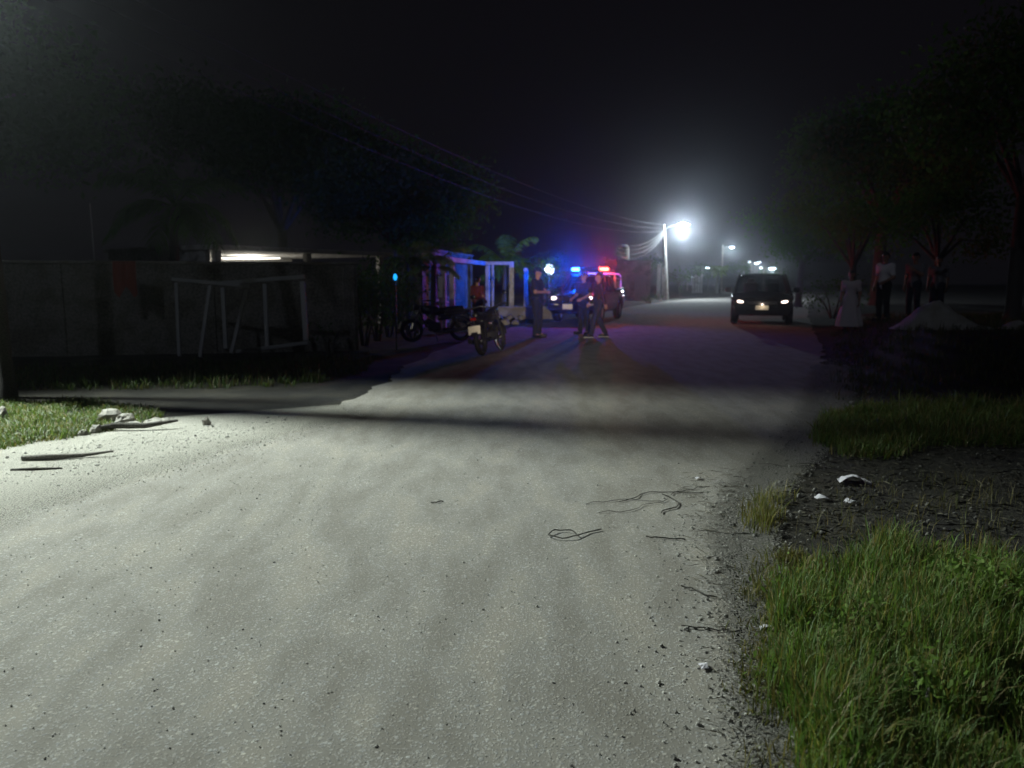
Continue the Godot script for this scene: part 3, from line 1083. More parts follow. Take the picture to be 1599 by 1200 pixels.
func plate(t: Node, c: Vector3, b: Basis, w := 0.32, h := 0.15) -> void:
	var o := obj("number_plate", box_mesh(c, Vector3(w, h, 0.008), b, 0.003), M.plate_sheeting, t)
	var s := st()
	for sd: int in [-1, 1]:
		add_box(s, c + b * Vector3(0, (h / 2 + 0.004) * sd, 0.002), Vector3(w + 0.03, 0.012, 0.016), b)
		add_box(s, c + b * Vector3((w / 2 + 0.008) * sd, 0, 0.002), Vector3(0.012, h - 0.004, 0.016), b)
	obj("plate_frame", done(s), M.dark_plastic, o)

func headlamp(t: Node, c: Vector3, size: Vector3, b: Basis, lit: bool) -> void:
	var s := st()
	add_box(s, c, size, b, minf(size.y, size.z) * 0.25)
	var o := obj("headlight", done(s), M.chrome, t)
	for k in 2:
		var q := st()
		add_ball(q, c + b * Vector3((k - 0.5) * size.x * 0.5, 0, size.z * 0.42), Vector3(0.12, size.y * 0.36, 0.05), b, 8)
		obj("bulb", done(q), M.lamp_head if lit and k == (1 if c.x < 0 else 0) else M.chrome, o)  # glow put in for light that the headlights reflect
	obj("lens", box_mesh(c + b * Vector3(0, 0, size.z * 0.62), Vector3(size.x * 1.02, size.y * 1.02, 0.006), b), M.clear_lens, o)

func arch(z: float, c: float, r: float, low: float) -> float:
	var d := absf(z - c)
	return low if d >= r else maxf(low, 0.36 + sqrt(r * r - d * d))

func pickup(where: Vector3, yaw: float) -> Node3D:
	var t := thing("patrol_pickup", "dark blue patrol pickup with lit blue and red roof bar, parked before low wall", "pickup", where, yaw)
	var rows := []
	for z in [2.62, 2.56, 2.45, 2.25, 2.10, 2.0, 1.85, 1.65, 1.45, 1.30, 1.2, 1.0, 0.8, 0.3, -0.3, -0.9, -1.1, -1.2, -1.3, -1.45, -1.65, -1.85, -2.0, -2.1, -2.3, -2.55, -2.62]:
		var y := maxf(arch(z, 1.65, 0.46, 0.34), arch(z, -1.65, 0.46, 0.34))
		var sh := 1.12
		var mid := 1.13
		var w := 0.93
		if z > 0.85:
			sh = 1.08 - 0.10 * smoothstep(1.0, 2.6, z)
			mid = 1.17 - 0.12 * smoothstep(0.9, 2.6, z)
			w = 0.93 - 0.05 * smoothstep(1.8, 2.62, z)
		if z > 2.5:
			y = 0.42
			sh -= 0.05 if z > 2.6 else 0.0
		if z < -2.5:
			w = 0.90
		rows.append([z, y, sh, mid, w])
	obj("body", hull(rows), M.police_paint, t)
	cabin(t, "police_paint", 1.14, 1.80, [0.98, -0.92], [0.30, -0.72], 0.84, 0.66, [0.50])
	for sx: int in [-1, 1]:
		for z: float in [1.65, -1.65]:
			wheel(t, Vector3(0.80 * sx, 0.37, z), 0.37, 0.25)
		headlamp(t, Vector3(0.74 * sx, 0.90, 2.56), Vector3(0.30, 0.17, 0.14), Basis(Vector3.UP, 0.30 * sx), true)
		obj("fog_lamp", box_mesh(Vector3(0.70 * sx, 0.52, 2.66), Vector3(0.14, 0.07, 0.05), Basis.IDENTITY, 0.015), M.chrome, t)
		obj("door_handle", box_mesh(Vector3(0.945 * sx, 0.98, -0.05), Vector3(0.03, 0.03, 0.16), Basis.IDENTITY, 0.01), M.chrome, t)
	# grille, bumper, push bar
	obj("grille", box_mesh(Vector3(0, 0.88, 2.60), Vector3(1.05, 0.24, 0.06), Basis.IDENTITY, 0.02), M.dark_plastic, t)
	for k in 3:
		obj("grille_bar", box_mesh(Vector3(0, 0.80 + 0.08 * k, 2.64), Vector3(1.0, 0.022, 0.03), Basis.IDENTITY, 0.006), M.chrome, t)
	var bu := st()
	add_box(bu, Vector3(0, 0.56, 2.62), Vector3(1.80, 0.26, 0.16), Basis.IDENTITY, 0.05)
	obj("bumper", done(bu), M.police_paint, t)
	var pb := st()
	for sx: int in [-1, 1]:
		add_tube(pb, [Vector3(0.33 * sx, 0.45, 2.74), Vector3(0.33 * sx, 0.92, 2.76), Vector3(0.30 * sx, 1.0, 2.72)], [0.03, 0.03, 0.03], 8)
	add_tube(pb, [Vector3(-0.33, 0.76, 2.76), Vector3(0.33, 0.76, 2.76)], [0.026, 0.026], 8)
	add_tube(pb, [Vector3(-0.30, 1.0, 2.72), Vector3(0.30, 1.0, 2.72)], [0.03, 0.03], 8)
	obj("push_bar", done(pb), M.dark_plastic, t)
	plate(t, Vector3(-0.12, 0.60, 2.80), Basis(Vector3.UP, 0.10) * Basis(Vector3.RIGHT, -0.10), 0.36, 0.19)
	obj("hood_scoop_line", box_mesh(Vector3(0, 1.135, 1.9), Vector3(0.5, 0.02, 0.9), Basis(Vector3.RIGHT, 0.05), 0.008), M.police_paint, t)
	# bed and roll bar
	obj("bed_floor", box_mesh(Vector3(0, 1.145, -1.75), Vector3(1.5, 0.02, 1.5)), M.dark_plastic, t)
	for sx: int in [-1, 1]:
		obj("bed_rail", box_mesh(Vector3(0.83 * sx, 1.19, -1.76), Vector3(0.09, 0.10, 1.66), Basis.IDENTITY, 0.02), M.police_paint, t)
	obj("tailgate", box_mesh(Vector3(0, 1.19, -2.56), Vector3(1.56, 0.10, 0.07), Basis.IDENTITY, 0.02), M.police_paint, t)
	var rb := st()
	for z: float in [-1.15, -2.35]:
		add_tube(rb, [Vector3(-0.80, 1.2, z), Vector3(-0.78, 1.75, z), Vector3(-0.7, 1.82, z), Vector3(0.7, 1.82, z), Vector3(0.78, 1.75, z), Vector3(0.80, 1.2, z)], [0.032], 8)
	for sx: int in [-1, 1]:
		add_tube(rb, [Vector3(0.77 * sx, 1.62, -1.15), Vector3(0.77 * sx, 1.62, -2.35)], [0.026], 8)
	obj("roll_cage", done(rb), M.galvanised, t)
	# light bar on the roof
	var lb := st()
	add_box(lb, Vector3(0, 1.905, -0.12), Vector3(1.44, 0.035, 0.30), Basis.IDENTITY, 0.012)
	for sx: int in [-1, 1]:
		add_box(lb, Vector3(0.5 * sx, 1.845, -0.12), Vector3(0.06, 0.09, 0.12))
	var bar := obj("light_bar", done(lb), M.dark_plastic, t)
	add_lens(bar, Vector3(-0.58, 1.985, -0.12), "blue_lamp", "lamp_blue")
	add_lens(bar, Vector3(0.58, 1.985, -0.12), "red_lamp", "lamp_red")
	obj("centre_section", box_mesh(Vector3(0, 2.0, -0.12), Vector3(0.80, 0.16, 0.36), Basis.IDENTITY, 0.02), M.dark_plastic, bar)  # made taller and deeper to block red light towards the porch
	return t

func add_lens(parent: Node, c: Vector3, called: String, m: String) -> void:
	var s := st()
	add_box(s, c, Vector3(0.30, 0.125, 0.24), Basis.IDENTITY, 0.03)
	obj(called, done(s), M[m], parent)

func dark_suv(where: Vector3, yaw: float) -> Node3D:
	var t := thing("parked_suv", "black people carrier facing the camera at the road's edge, headlights glowing in place of reflected light", "car", where, yaw)
	var rows := []
	for z in [2.32, 2.26, 2.12, 1.95, 1.8, 1.65, 1.5, 1.32, 1.14, 1.0, 0.9, 0.6, 0.0, -0.6, -0.95, -1.05, -1.2, -1.4, -1.6, -1.75, -1.85, -2.1, -2.3, -2.36]:
		var y := maxf(arch(z, 1.38, 0.43, 0.30), arch(z, -1.42, 0.43, 0.30))
		var sh := 1.06
		var mid := 1.08
		var w := 0.98
		if z > 0.9:
			sh = 1.04 - 0.20 * smoothstep(0.9, 2.3, z)
			mid = 1.14 - 0.24 * smoothstep(0.9, 2.3, z)
			w = 0.98 - 0.14 * smoothstep(1.4, 2.32, z)
		if z > 2.2:
			y = 0.34
		if z < -2.2:
			w = 0.92
		rows.append([z, y, sh, mid, w])
	obj("body", hull(rows), M.black_paint, t)
	cabin(t, "black_paint", 1.07, 1.76, [1.15, -2.25], [0.25, -2.0], 0.90, 0.72, [0.36, 0.66])
	for sx: int in [-1, 1]:
		for z: float in [1.38, -1.42]:
			wheel(t, Vector3(0.85 * sx, 0.35, z), 0.35, 0.22, 5)
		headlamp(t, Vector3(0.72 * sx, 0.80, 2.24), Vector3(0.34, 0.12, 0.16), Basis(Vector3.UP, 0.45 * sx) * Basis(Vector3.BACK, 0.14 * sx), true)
		var rr := st()
		add_tube(rr, [Vector3(0.62 * sx, 1.74, 0.1), Vector3(0.62 * sx, 1.80, 0.0), Vector3(0.62 * sx, 1.80, -1.7), Vector3(0.62 * sx, 1.74, -1.8)], [0.018], 6)
		obj("roof_rail", done(rr), M.galvanised, t)
		obj("fog_lamp", box_mesh(Vector3(0.62 * sx, 0.46, 2.27), Vector3(0.16, 0.07, 0.06), Basis(Vector3.UP, 0.3 * sx), 0.015), M.chrome, t)
	obj("grille", box_mesh(Vector3(0, 0.74, 2.33), Vector3(0.92, 0.14, 0.05), Basis.IDENTITY, 0.02), M.dark_plastic, t)
	for k in 2:
		obj("grille_bar", box_mesh(Vector3(0, 0.72 + 0.05 * k, 2.36), Vector3(0.86, 0.016, 0.02)), M.galvanised, t)
	obj("lower_grille", box_mesh(Vector3(0, 0.44, 2.33), Vector3(0.95, 0.13, 0.05), Basis.IDENTITY, 0.02), M.dark_plastic, t)
	var em := st()
	add_ball(em, Vector3(0, 0.745, 2.375), Vector3(0.055, 0.055, 0.015), Basis.IDENTITY, 10)
	obj("emblem", done(em), M.chrome, t)
	plate(t, Vector3(0, 0.585, 2.37), Basis(Vector3.UP, -0.06) * Basis(Vector3.RIGHT, -0.12), 0.40, 0.16)
	var pq := st()  # added lamp and bracket, put in to brighten the number plate
	add_ball(pq, Vector3(0, 0.70, 2.50), Vector3(0.03, 0.02, 0.02), Basis.IDENTITY, 6)
	obj("added_plate_lamp", done(pq), M.lamp_head, t)
	obj("added_lamp_bracket", tube_mesh([Vector3(0, 0.72, 2.36), Vector3(0, 0.73, 2.49)], [0.008], 6), M.dark_plastic, t)
	var pl := omni(Color(1.0, 0.92, 0.80), 0.028, Vector3.ZERO, 0.015)
	remove_child(pl)
	t.add_child(pl)
	pl.position = Vector3(0, 0.70, 2.50)
	return t

# a small street motorcycle, front towards +z
func motorcycle(label: String, where: Vector3, yaw: float, tilt: float, paint: String, helmet: bool, group := "") -> Node3D:
	var t := thing("motorcycle", label, "motorcycle", where, yaw, group)
	t.rotation.z = tilt
	var ax := Basis(Vector3.BACK, PI / 2)
	for z: float in [0.64, -0.62]:
		var s := st()
		add_torus(s, Vector3(0, 0.30, z), 0.245, 0.05, ax, 30, 10)
		var w := obj("wheel", done(s), M.rubber, t)
		var r := st()
		add_torus(r, Vector3(0, 0.30, z), 0.205, 0.016, ax, 26, 6)
		add_lathe(r, [Vector2(0, -0.06), Vector2(0.04, -0.06), Vector2(0.04, 0.06), Vector2(0, 0.06)], Vector3(0, 0.30, z), ax, 10)
		for k in 12:
			var a := TAU * k / 12
			add_tube(r, [Vector3(0.02 if k % 2 else -0.02, 0.30, z), Vector3(0, 0.30 + sin(a) * 0.2, z + cos(a) * 0.2)], [0.004], 4)
		obj("rim", done(r), M.dark_metal, w)
	var f := st()
	for sx: int in [-1, 1]:
		add_tube(f, [Vector3(0.07 * sx, 0.30, 0.64), Vector3(0.08 * sx, 0.62, 0.52), Vector3(0.08 * sx, 0.92, 0.40)], [0.025, 0.022, 0.02], 8)
	obj("fork", done(f), M.dark_metal, t)
	var fr := st()
	add_tube(fr, [Vector3(0, 0.86, 0.42), Vector3(0, 0.70, 0.05), Vector3(0, 0.62, -0.35)], [0.03], 6)
	add_tube(fr, [Vector3(0, 0.80, 0.44), Vector3(0, 0.40, 0.28), Vector3(0, 0.27, -0.05), Vector3(0, 0.30, -0.30)], [0.024], 6)
	for sx: int in [-1, 1]:
		add_tube(fr, [Vector3(0.08 * sx, 0.33, -0.15), Vector3(0.09 * sx, 0.30, -0.62)], [0.022], 6)
		add_tube(fr, [Vector3(0.10 * sx, 0.31, -0.60), Vector3(0.10 * sx, 0.66, -0.42)], [0.032], 8)
	obj("frame", done(fr), M.dark_plastic, t)
	var en := st()
	add_box(en, Vector3(0, 0.38, 0.06), Vector3(0.22, 0.22, 0.34), Basis.IDENTITY, 0.05)
	add_tube(en, [Vector3(0, 0.44, 0.12), Vector3(0, 0.56, 0.26)], [0.09, 0.08], 10)
	obj("engine", done(en), M.dark_metal, t)
	obj("fuel_tank", blend_caps([[Vector3(0, 0.82, 0.28), Vector3(0, 0.80, 0.0), 0.12, 0.09], [Vector3(0.05, 0.78, 0.2), Vector3(-0.05, 0.78, 0.2), 0.11, 0.11]], 0.02, 0.03), M[paint], t)
	obj("saddle", blend_caps([[Vector3(0, 0.77, -0.02), Vector3(0, 0.78, -0.30), 0.08, 0.09], [Vector3(0, 0.78, -0.30), Vector3(0, 0.83, -0.66), 0.10, 0.08]], 0.02, 0.03), M.leather, t)
	obj("tail_fairing", blend_caps([[Vector3(0, 0.68, -0.25), Vector3(0, 0.75, -0.78), 0.09, 0.055]], 0.02, 0.02), M[paint], t)
	obj("side_panel", blend_caps([[Vector3(0.06, 0.60, -0.1), Vector3(0.07, 0.62, -0.32), 0.07, 0.06], [Vector3(-0.06, 0.60, -0.1), Vector3(-0.07, 0.62, -0.32), 0.07, 0.06]], 0.02, 0.02), M[paint], t)
	var fd := st()
	for z: float in [0.64, -0.62]:
		for k in 8:
			var a0 := (0.05 if z > 0 else 0.12) * PI + PI * 0.62 * k / 8.0
			var a1 := (0.05 if z > 0 else 0.12) * PI + PI * 0.62 * (k + 1) / 8.0
			var sg := 1.0 if z > 0 else -1.0
			for sx: int in [0]:
				var p := func(a: float, x: float, rr: float) -> Vector3: return Vector3(x, 0.30 + sin(a) * rr, z + sg * cos(a) * rr)
				quad(fd, p.call(a0, -0.07, 0.325), p.call(a0, 0.07, 0.325), p.call(a1, 0.07, 0.325), p.call(a1, -0.07, 0.325))
				quad(fd, p.call(a0, -0.07, 0.333), p.call(a1, -0.07, 0.333), p.call(a1, 0.07, 0.333), p.call(a0, 0.07, 0.333))
	obj("mudguard", done(fd), M.dark_plastic, t)
	var ex := st()
	add_tube(ex, [Vector3(0.08, 0.42, 0.22), Vector3(0.12, 0.25, 0.10), Vector3(0.14, 0.24, -0.2)], [0.02, 0.022, 0.025], 8)
	add_tube(ex, [Vector3(0.14, 0.24, -0.2), Vector3(0.16, 0.33, -0.80)], [0.04, 0.05], 10)
	obj("exhaust", done(ex), M.dark_metal, t)
	var hbm := st()
	add_tube(hbm, [Vector3(-0.36, 1.0, 0.24), Vector3(-0.22, 1.02, 0.36), Vector3(0, 0.95, 0.40), Vector3(0.22, 1.02, 0.36), Vector3(0.36, 1.0, 0.24)], [0.014], 8)
	var bars := obj("handlebar", done(hbm), M.dark_metal, t)
	for sx: int in [-1, 1]:
		obj("grip", tube_mesh([Vector3(0.28 * sx, 1.01, 0.30), Vector3(0.40 * sx, 1.0, 0.21)], [0.02], 8), M.rubber, bars)
		var mi := st()
		add_tube(mi, [Vector3(0.24 * sx, 1.02, 0.34), Vector3(0.30 * sx, 1.16, 0.34), Vector3(0.34 * sx, 1.22, 0.33)], [0.007], 6)
		add_ball(mi, Vector3(0.36 * sx, 1.24, 0.33), Vector3(0.07, 0.05, 0.02), Basis.IDENTITY, 8)
		var mo := obj("mirror", done(mi), M.dark_plastic, t)
		var mg := st()
		add_ball(mg, Vector3(0.36 * sx, 1.24, 0.322), Vector3(0.06, 0.042, 0.015), Basis.IDENTITY, 8)
		obj("mirror_glass", done(mg), M.mirror, mo)
		var ts := st()
		add_tube(ts, [Vector3(0.05 * sx, 0.70, -0.76), Vector3(0.13 * sx, 0.70, -0.77)], [0.008], 6)
		add_ball(ts, Vector3(0.15 * sx, 0.70, -0.775), Vector3(0.035, 0.028, 0.03), Basis.IDENTITY, 8)
		obj("turn_signal", done(ts), M.dark_metal, t)
	var hl := st()
	add_lathe(hl, [Vector2(0.03, -0.10), Vector2(0.085, -0.02), Vector2(0.09, 0.03), Vector2(0.06, 0.055), Vector2(0, 0.062)], Vector3(0, 0.88, 0.52), Basis(Vector3.RIGHT, PI / 2), 14)
	obj("headlight", done(hl), M.dark_metal, t)
	obj("tail_light", box_mesh(Vector3(0, 0.76, -0.845), Vector3(0.13, 0.06, 0.05), Basis.IDENTITY, 0.015), M.red_lens_off, t)
	obj("plate_bracket", box_mesh(Vector3(0, 0.62, -0.84), Vector3(0.05, 0.22, 0.02), Basis(Vector3.RIGHT, 0.15), 0.004), M.dark_plastic, t)
	obj("number_plate", box_mesh(Vector3(0, 0.54, -0.875), Vector3(0.26, 0.17, 0.006), Basis(Vector3.RIGHT, 0.22), 0.002), M.plate_sheeting, t)
	obj("kickstand", tube_mesh([Vector3(-0.10, 0.28, 0.0), Vector3(-0.22, 0.0, -0.06)], [0.012], 6), M.dark_metal, t)
	return t

# ------------------------------------------------------------------ street furniture

func cable_mesh(a: Vector3, b: Vector3, sag: float, r: float) -> ArrayMesh:
	var pts := []
	for k in 25:
		var u := k / 24.0
		pts.append(a.lerp(b, u) - Vector3.UP * sag * 4.0 * u * (1.0 - u))
	return tube_mesh(pts, [r], 5)

func street_lamp(label: String, base: Vector3, lean: Vector3, height: float, arm: Vector3, head: float, glass: String, c: Color, e: float, group := "", detailed := false) -> Node3D:
	var t := thing("street_lamp", label, "street lamp", base, 0, group)
	var top := Vector3(lean.x, height, lean.z)
	obj("pole", tube_mesh([Vector3(0, -0.2, 0), top * 0.5, top + Vector3.UP * 0.5], [0.16, 0.13, 0.095] if detailed else [0.10, 0.08, 0.06], 10), M.concrete, t)
	var elbow := top + arm * 0.55 + Vector3.UP * 0.22
	obj("arm", tube_mesh([top + Vector3.UP * 0.05, elbow, top + arm + Vector3.UP * 0.2], [0.03], 7), M.galvanised, t)
	var d := Vector3(arm.x, 0, arm.z).normalized()
	var b := Basis(d.cross(Vector3.UP), Vector3.UP, -d).orthonormalized()
	var c0 := top + arm + d * head * 0.4 + Vector3.UP * 0.2
	var s := st()
	add_box(s, c0 + Vector3.UP * 0.045, Vector3(head * 0.5, 0.09, head), b, 0.03)
	var lum := obj("luminaire", done(s), M.galvanised, t)
	var q := st()
	add_ball(q, c0 - Vector3.UP * 0.01, Vector3(head * 0.21, head * 0.13, head * 0.42), b, 10)
	obj("lamp_lens", done(q), M[glass], lum)
	if e > 0.0:
		var l := omni(c, e, Vector3.ZERO, head * 0.25)
		remove_child(l)
		t.add_child(l)
		l.position = c0 - Vector3.UP * (head * 0.13 + head * 0.25 + 0.03)
	return t

func post_pair(p: Vector3, size: Vector3, called: String, label: String, category: String, m: String, group := "") -> Node3D:
	var o := obj(called, box_mesh(Vector3(0, size.y / 2, 0), size, Basis.IDENTITY, 0.012), M[m])
	o.position = p
	tag(o, label, category, group)
	return o

func wall_between(a: Vector3, b: Vector3, h: float, thick: float, m: String, called: String, label: String, category := "wall", courses := 0) -> Node3D:
	var t := thing(called, label, category, Vector3(a.x, 0, a.z), -atan2(b.z - a.z, b.x - a.x))
	var l := Vector2(b.x - a.x, b.z - a.z).length()
	obj("wall", box_mesh(Vector3(l / 2, h / 2 - 0.05, 0), Vector3(l, h + 0.1, thick), Basis.IDENTITY, 0.01), M[m], t)
	obj("coping", box_mesh(Vector3(l / 2, h + 0.032, 0), Vector3(l + 0.04, 0.06, thick + 0.06), Basis.IDENTITY, 0.012), M.concrete, t)
	return t

# ------------------------------------------------------------------ the scene

func _ready() -> void:
	rng.seed = 20240611
	shrub_noise.seed = 77
	shrub_noise.frequency = 0.05
	var cam := Camera3D.new()
	cam.name = "camera"
	cam.fov = 53.09
	cam.near = 0.05
	cam.far = 900.0
	add_child(cam)
	cam.position = Vector3(0, EYE, 0)
	cam.rotation.x = -PITCH
	cam.current = true
	var lens := CameraAttributesPhysical.new()
	lens.frustum_focal_length = 24.02
	lens.frustum_focus_distance = 4.0
	lens.exposure_aperture = 2.0
	lens.frustum_near = 0.05
	lens.frustum_far = 900.0
	cam.attributes = lens
	var env := Environment.new()
	env.background_mode = Environment.BG_SKY
	var sky := Sky.new()
	var sm := ProceduralSkyMaterial.new()
	sm.sky_top_color = Color(0.036, 0.032, 0.044)
	sm.sky_horizon_color = Color(0.046, 0.043, 0.054)
	sm.ground_bottom_color = Color(0.03, 0.03, 0.035)
	sm.ground_horizon_color = Color(0.046, 0.043, 0.054)
	sky.sky_material = sm
	env.sky = sky
	env.tonemap_mode = Environment.TONE_MAPPER_LINEAR
	env.tonemap_exposure = 1.0
	env.volumetric_fog_enabled = true        # haze added to make the lamps glow, scattering mostly forward
	env.volumetric_fog_density = 0.0011
	env.volumetric_fog_albedo = Color(0.93, 0.96, 1.0)
	env.volumetric_fog_anisotropy = 0.95
	env.sdfgi_enabled = true
	env.ssao_enabled = true
	env.ssil_enabled = true
	var we := WorldEnvironment.new()
	we.name = "world"
	we.environment = env
	add_child(we)
	var night_fill := DirectionalLight3D.new()  # added faint fill light for the dark walls, frames and people
	night_fill.name = "night_fill"
	night_fill.light_color = Color(0.85, 0.9, 1.0)
	night_fill.light_energy = 0.024
	night_fill.light_angular_distance = 0.5
	night_fill.shadow_enabled = true
	night_fill.rotation = Vector3(-0.65, -0.35, 0)
	add_child(night_fill)
	make_materials()

	# ---- the setting
	structure(obj("ground", ground_mesh(), M.soil))
	var left_px := [[-900, 1250], [-700, 900], [-200, 790], [0, 752], [150, 722], [300, 690], [420, 662], [520, 636], [590, 605], [640, 570], [690, 545], [740, 528], [800, 512], [860, 503], [920, 492], [985, 479], [1040, 470.5], [1090, 466.5], [1140, 463], [1200, 458]]
	var right_px := [[1290, 461], [1262, 472], [1262, 485], [1264, 500], [1272, 520], [1284, 545], [1290, 580], [1288, 620], [1278, 655], [1240, 695], [1180, 745], [1150, 800], [1150, 860], [1165, 950], [1180, 1060], [1200, 1200], [1230, 1400]]
	var outline := plan(left_px + right_px)
	outline.append(Vector2(2.2, 30.0))
	outline.append(Vector2(-4.5, 30.0))
	structure(obj("road", sheet_mesh(outline, 0.0, 0.10, 4), M.asphalt))
	var rows := []
	for a in [[-300, 765, 835, 940], [-100, 728, 795, 880], [0, 706, 758, 838], [60, 696, 742, 812], [120, 688, 727, 790], [180, 678, 713, 768], [262, 660, 694, 742], [330, 655, 680, 716], [400, 650, 668, 694], [470, 645, 655, 672], [535, 640, 646, 656]]:
		rows.append([Vector2(a[0], a[1] - 8), Vector2(a[0], a[1]), Vector2(a[0] + 10, a[2]), Vector2(a[0] + 25, a[3])])
	structure(obj("sand_shoulder", thinning_sheet(rows, [0.6, 1.0, 0.95, 0.45], 0.005), M.thin_sand))
	rows = []
	for a in [[570, 1255, 1290, 1320, 1350], [600, 1240, 1285, 1312, 1345], [650, 1215, 1275, 1305, 1340], [700, 1165, 1235, 1270, 1315], [745, 1115, 1180, 1220, 1262], [800, 1080, 1150, 1188, 1225], [860, 1080, 1150, 1190, 1228], [950, 1090, 1165, 1208, 1250], [1060, 1100, 1180, 1228, 1275], [1200, 1115, 1200, 1252, 1300], [1350, 1135, 1225, 1290, 1345]]:
		rows.append([Vector2(a[1], a[0]), Vector2(a[2], a[0]), Vector2(a[3], a[0]), Vector2(a[4], a[0])])
	structure(obj("dusty_verge", thinning_sheet(rows, [0.45, 0.80, 1.0, 0.5], 0.005), M.thin_dust))

	# ---- lamps
	near_lamp()
	far_lamps()
	# ---- walls and houses
	left_wall_and_house()
	yard_gate()
	far_buildings()
	# ---- plants
	plants()
	# ---- vehicles and people
	vehicles()
	people()
	# ---- small things on the ground
	small_things()

func near_lamp() -> void:
	var base := Vector3(-10.2, 0, -10.85)
	var t := thing("street_lamp", "tall street lamp by the sandy shoulder, its beam on the pale road", "street lamp", base)
	obj("pole", tube_mesh([Vector3(0, -0.2, 0), Vector3(0, 4, 0), Vector3(0, 8.2, 0)], [0.17, 0.14, 0.11], 12), M.concrete, t)
	obj("arm", tube_mesh([Vector3(0, 6.3, 0), Vector3(0.8, 6.65, 0.3), Vector3(1.55, 6.68, 0.6)], [0.03], 8), M.galvanised, t)
	var aim := Vector3(4.8, -6.4, 4.0).normalized()
	var head := Vector3(1.7, 6.62, 0.65)
	var b := Basis.looking_at(aim, Vector3.UP)
	var s := st()
	add_box(s, head - aim * 0.02, Vector3(0.34, 0.26, 0.10), b, 0.03)
	var lum := obj("luminaire", done(s), M.galvanised, t)
	obj("lamp_lens", box_mesh(head + aim * 0.05, Vector3(0.28, 0.20, 0.02), b, 0.008), M.lamp_near, lum)
	var l := SpotLight3D.new()
	l.name = "lamp_light"
	l.light_color = Color(0.95, 1.0, 0.96)
	l.light_energy = 270.0
	l.light_size = 0.17
	l.spot_angle = 40.0
	l.spot_angle_attenuation = 0.9
	l.spot_range = 120.0
	l.spot_attenuation = 2.0
	l.shadow_enabled = true
	t.add_child(l)
	l.position = head + aim * 0.24
	l.basis = b
	for k in 3:
		obj("cable_bracket", box_mesh(Vector3(0.0, 7.1 + 0.35 * k, 0.13), Vector3(0.3, 0.06, 0.08), Basis.IDENTITY, 0.01), M.galvanised, t)

func far_lamps() -> void:
	var base := ground_at(1042, 468)
	base.y = -0.02
	street_lamp("concrete street lamp shining brightest, standing where the road bends", base, Vector3(-0.45, 0, 0), 5.75, Vector3(1.1, 0.25, 0.25), 1.15, "lamp_white", Color(0.90, 0.96, 1.0), 120.0, "", true)
	var top := base + Vector3(-0.45, 6.2, 0)
	# wires from its top towards the pole beside the near road and to the house behind the pickup
	var near_top := Vector3(-10.2, 7.1, -10.45)
	for k in 3:
		var c := obj("overhead_wire", cable_mesh(top - Vector3(0, 0.25 * k, 0), near_top + Vector3(0, 0.7 - 0.35 * k, 0), 1.1 + 0.25 * k, 0.009), M.cable)
		tag(c, "overhead wire strung from the bright lamp's pole along the road", "wire", "wires along the road")
	for k in 4:
		var far_end := at_depth(968 - 4 * k, 383 + 4 * k, 52.0 - 1.5 * k)
		var c := obj("service_wire", cable_mesh(top - Vector3(0, 0.45 + 0.12 * k, 0), far_end, 0.5 + 0.16 * k, 0.018), M.cable)
		tag(c, "slack wire sagging from the bright lamp's pole to the flat roofed house", "wire", "wires to the house")
	var spots := [[1129, 386, 106.0, 0.9, 26.0], [1162, 409, 150.0, 0.8, 2.0], [1173, 411, 120.0, 0.5, 5.0], [1178, 409, 170.0, 0.8, 2.0], [1182, 418, 138.0, 0.4, 5.0], [1193, 419, 100.0, 0.6, 9.0], [1074, 432, 130.0, 0.4, 3.0], [1097, 418, 122.0, 0.5, 2.0]]
	var labels := ["slim street lamp rising above the lit palm tree", "distant street lamp beyond the black people carrier", "distant street lamp beyond the black people carrier", "distant street lamp beyond the black people carrier", "distant street lamp beyond the black people carrier", "distant street lamp beyond the black people carrier", "low distant lamp beside the road bend", "small distant lamp left of the lit palm tree"]
	for k in spots.size():
		var a: Array = spots[k]
		var p := at_depth(a[0], a[1], a[2])
		var h := p.y
		var group := "street lamps beyond the people carrier" if k > 0 and k < 6 else ""
		street_lamp(labels[k], Vector3(p.x, -0.02, p.z), Vector3.ZERO, h - 0.2, Vector3(a[3], 0.0, 0.1), 0.75 if k != 5 else 1.1, "lamp_far", Color(0.9, 0.96, 1.0), a[4], group)

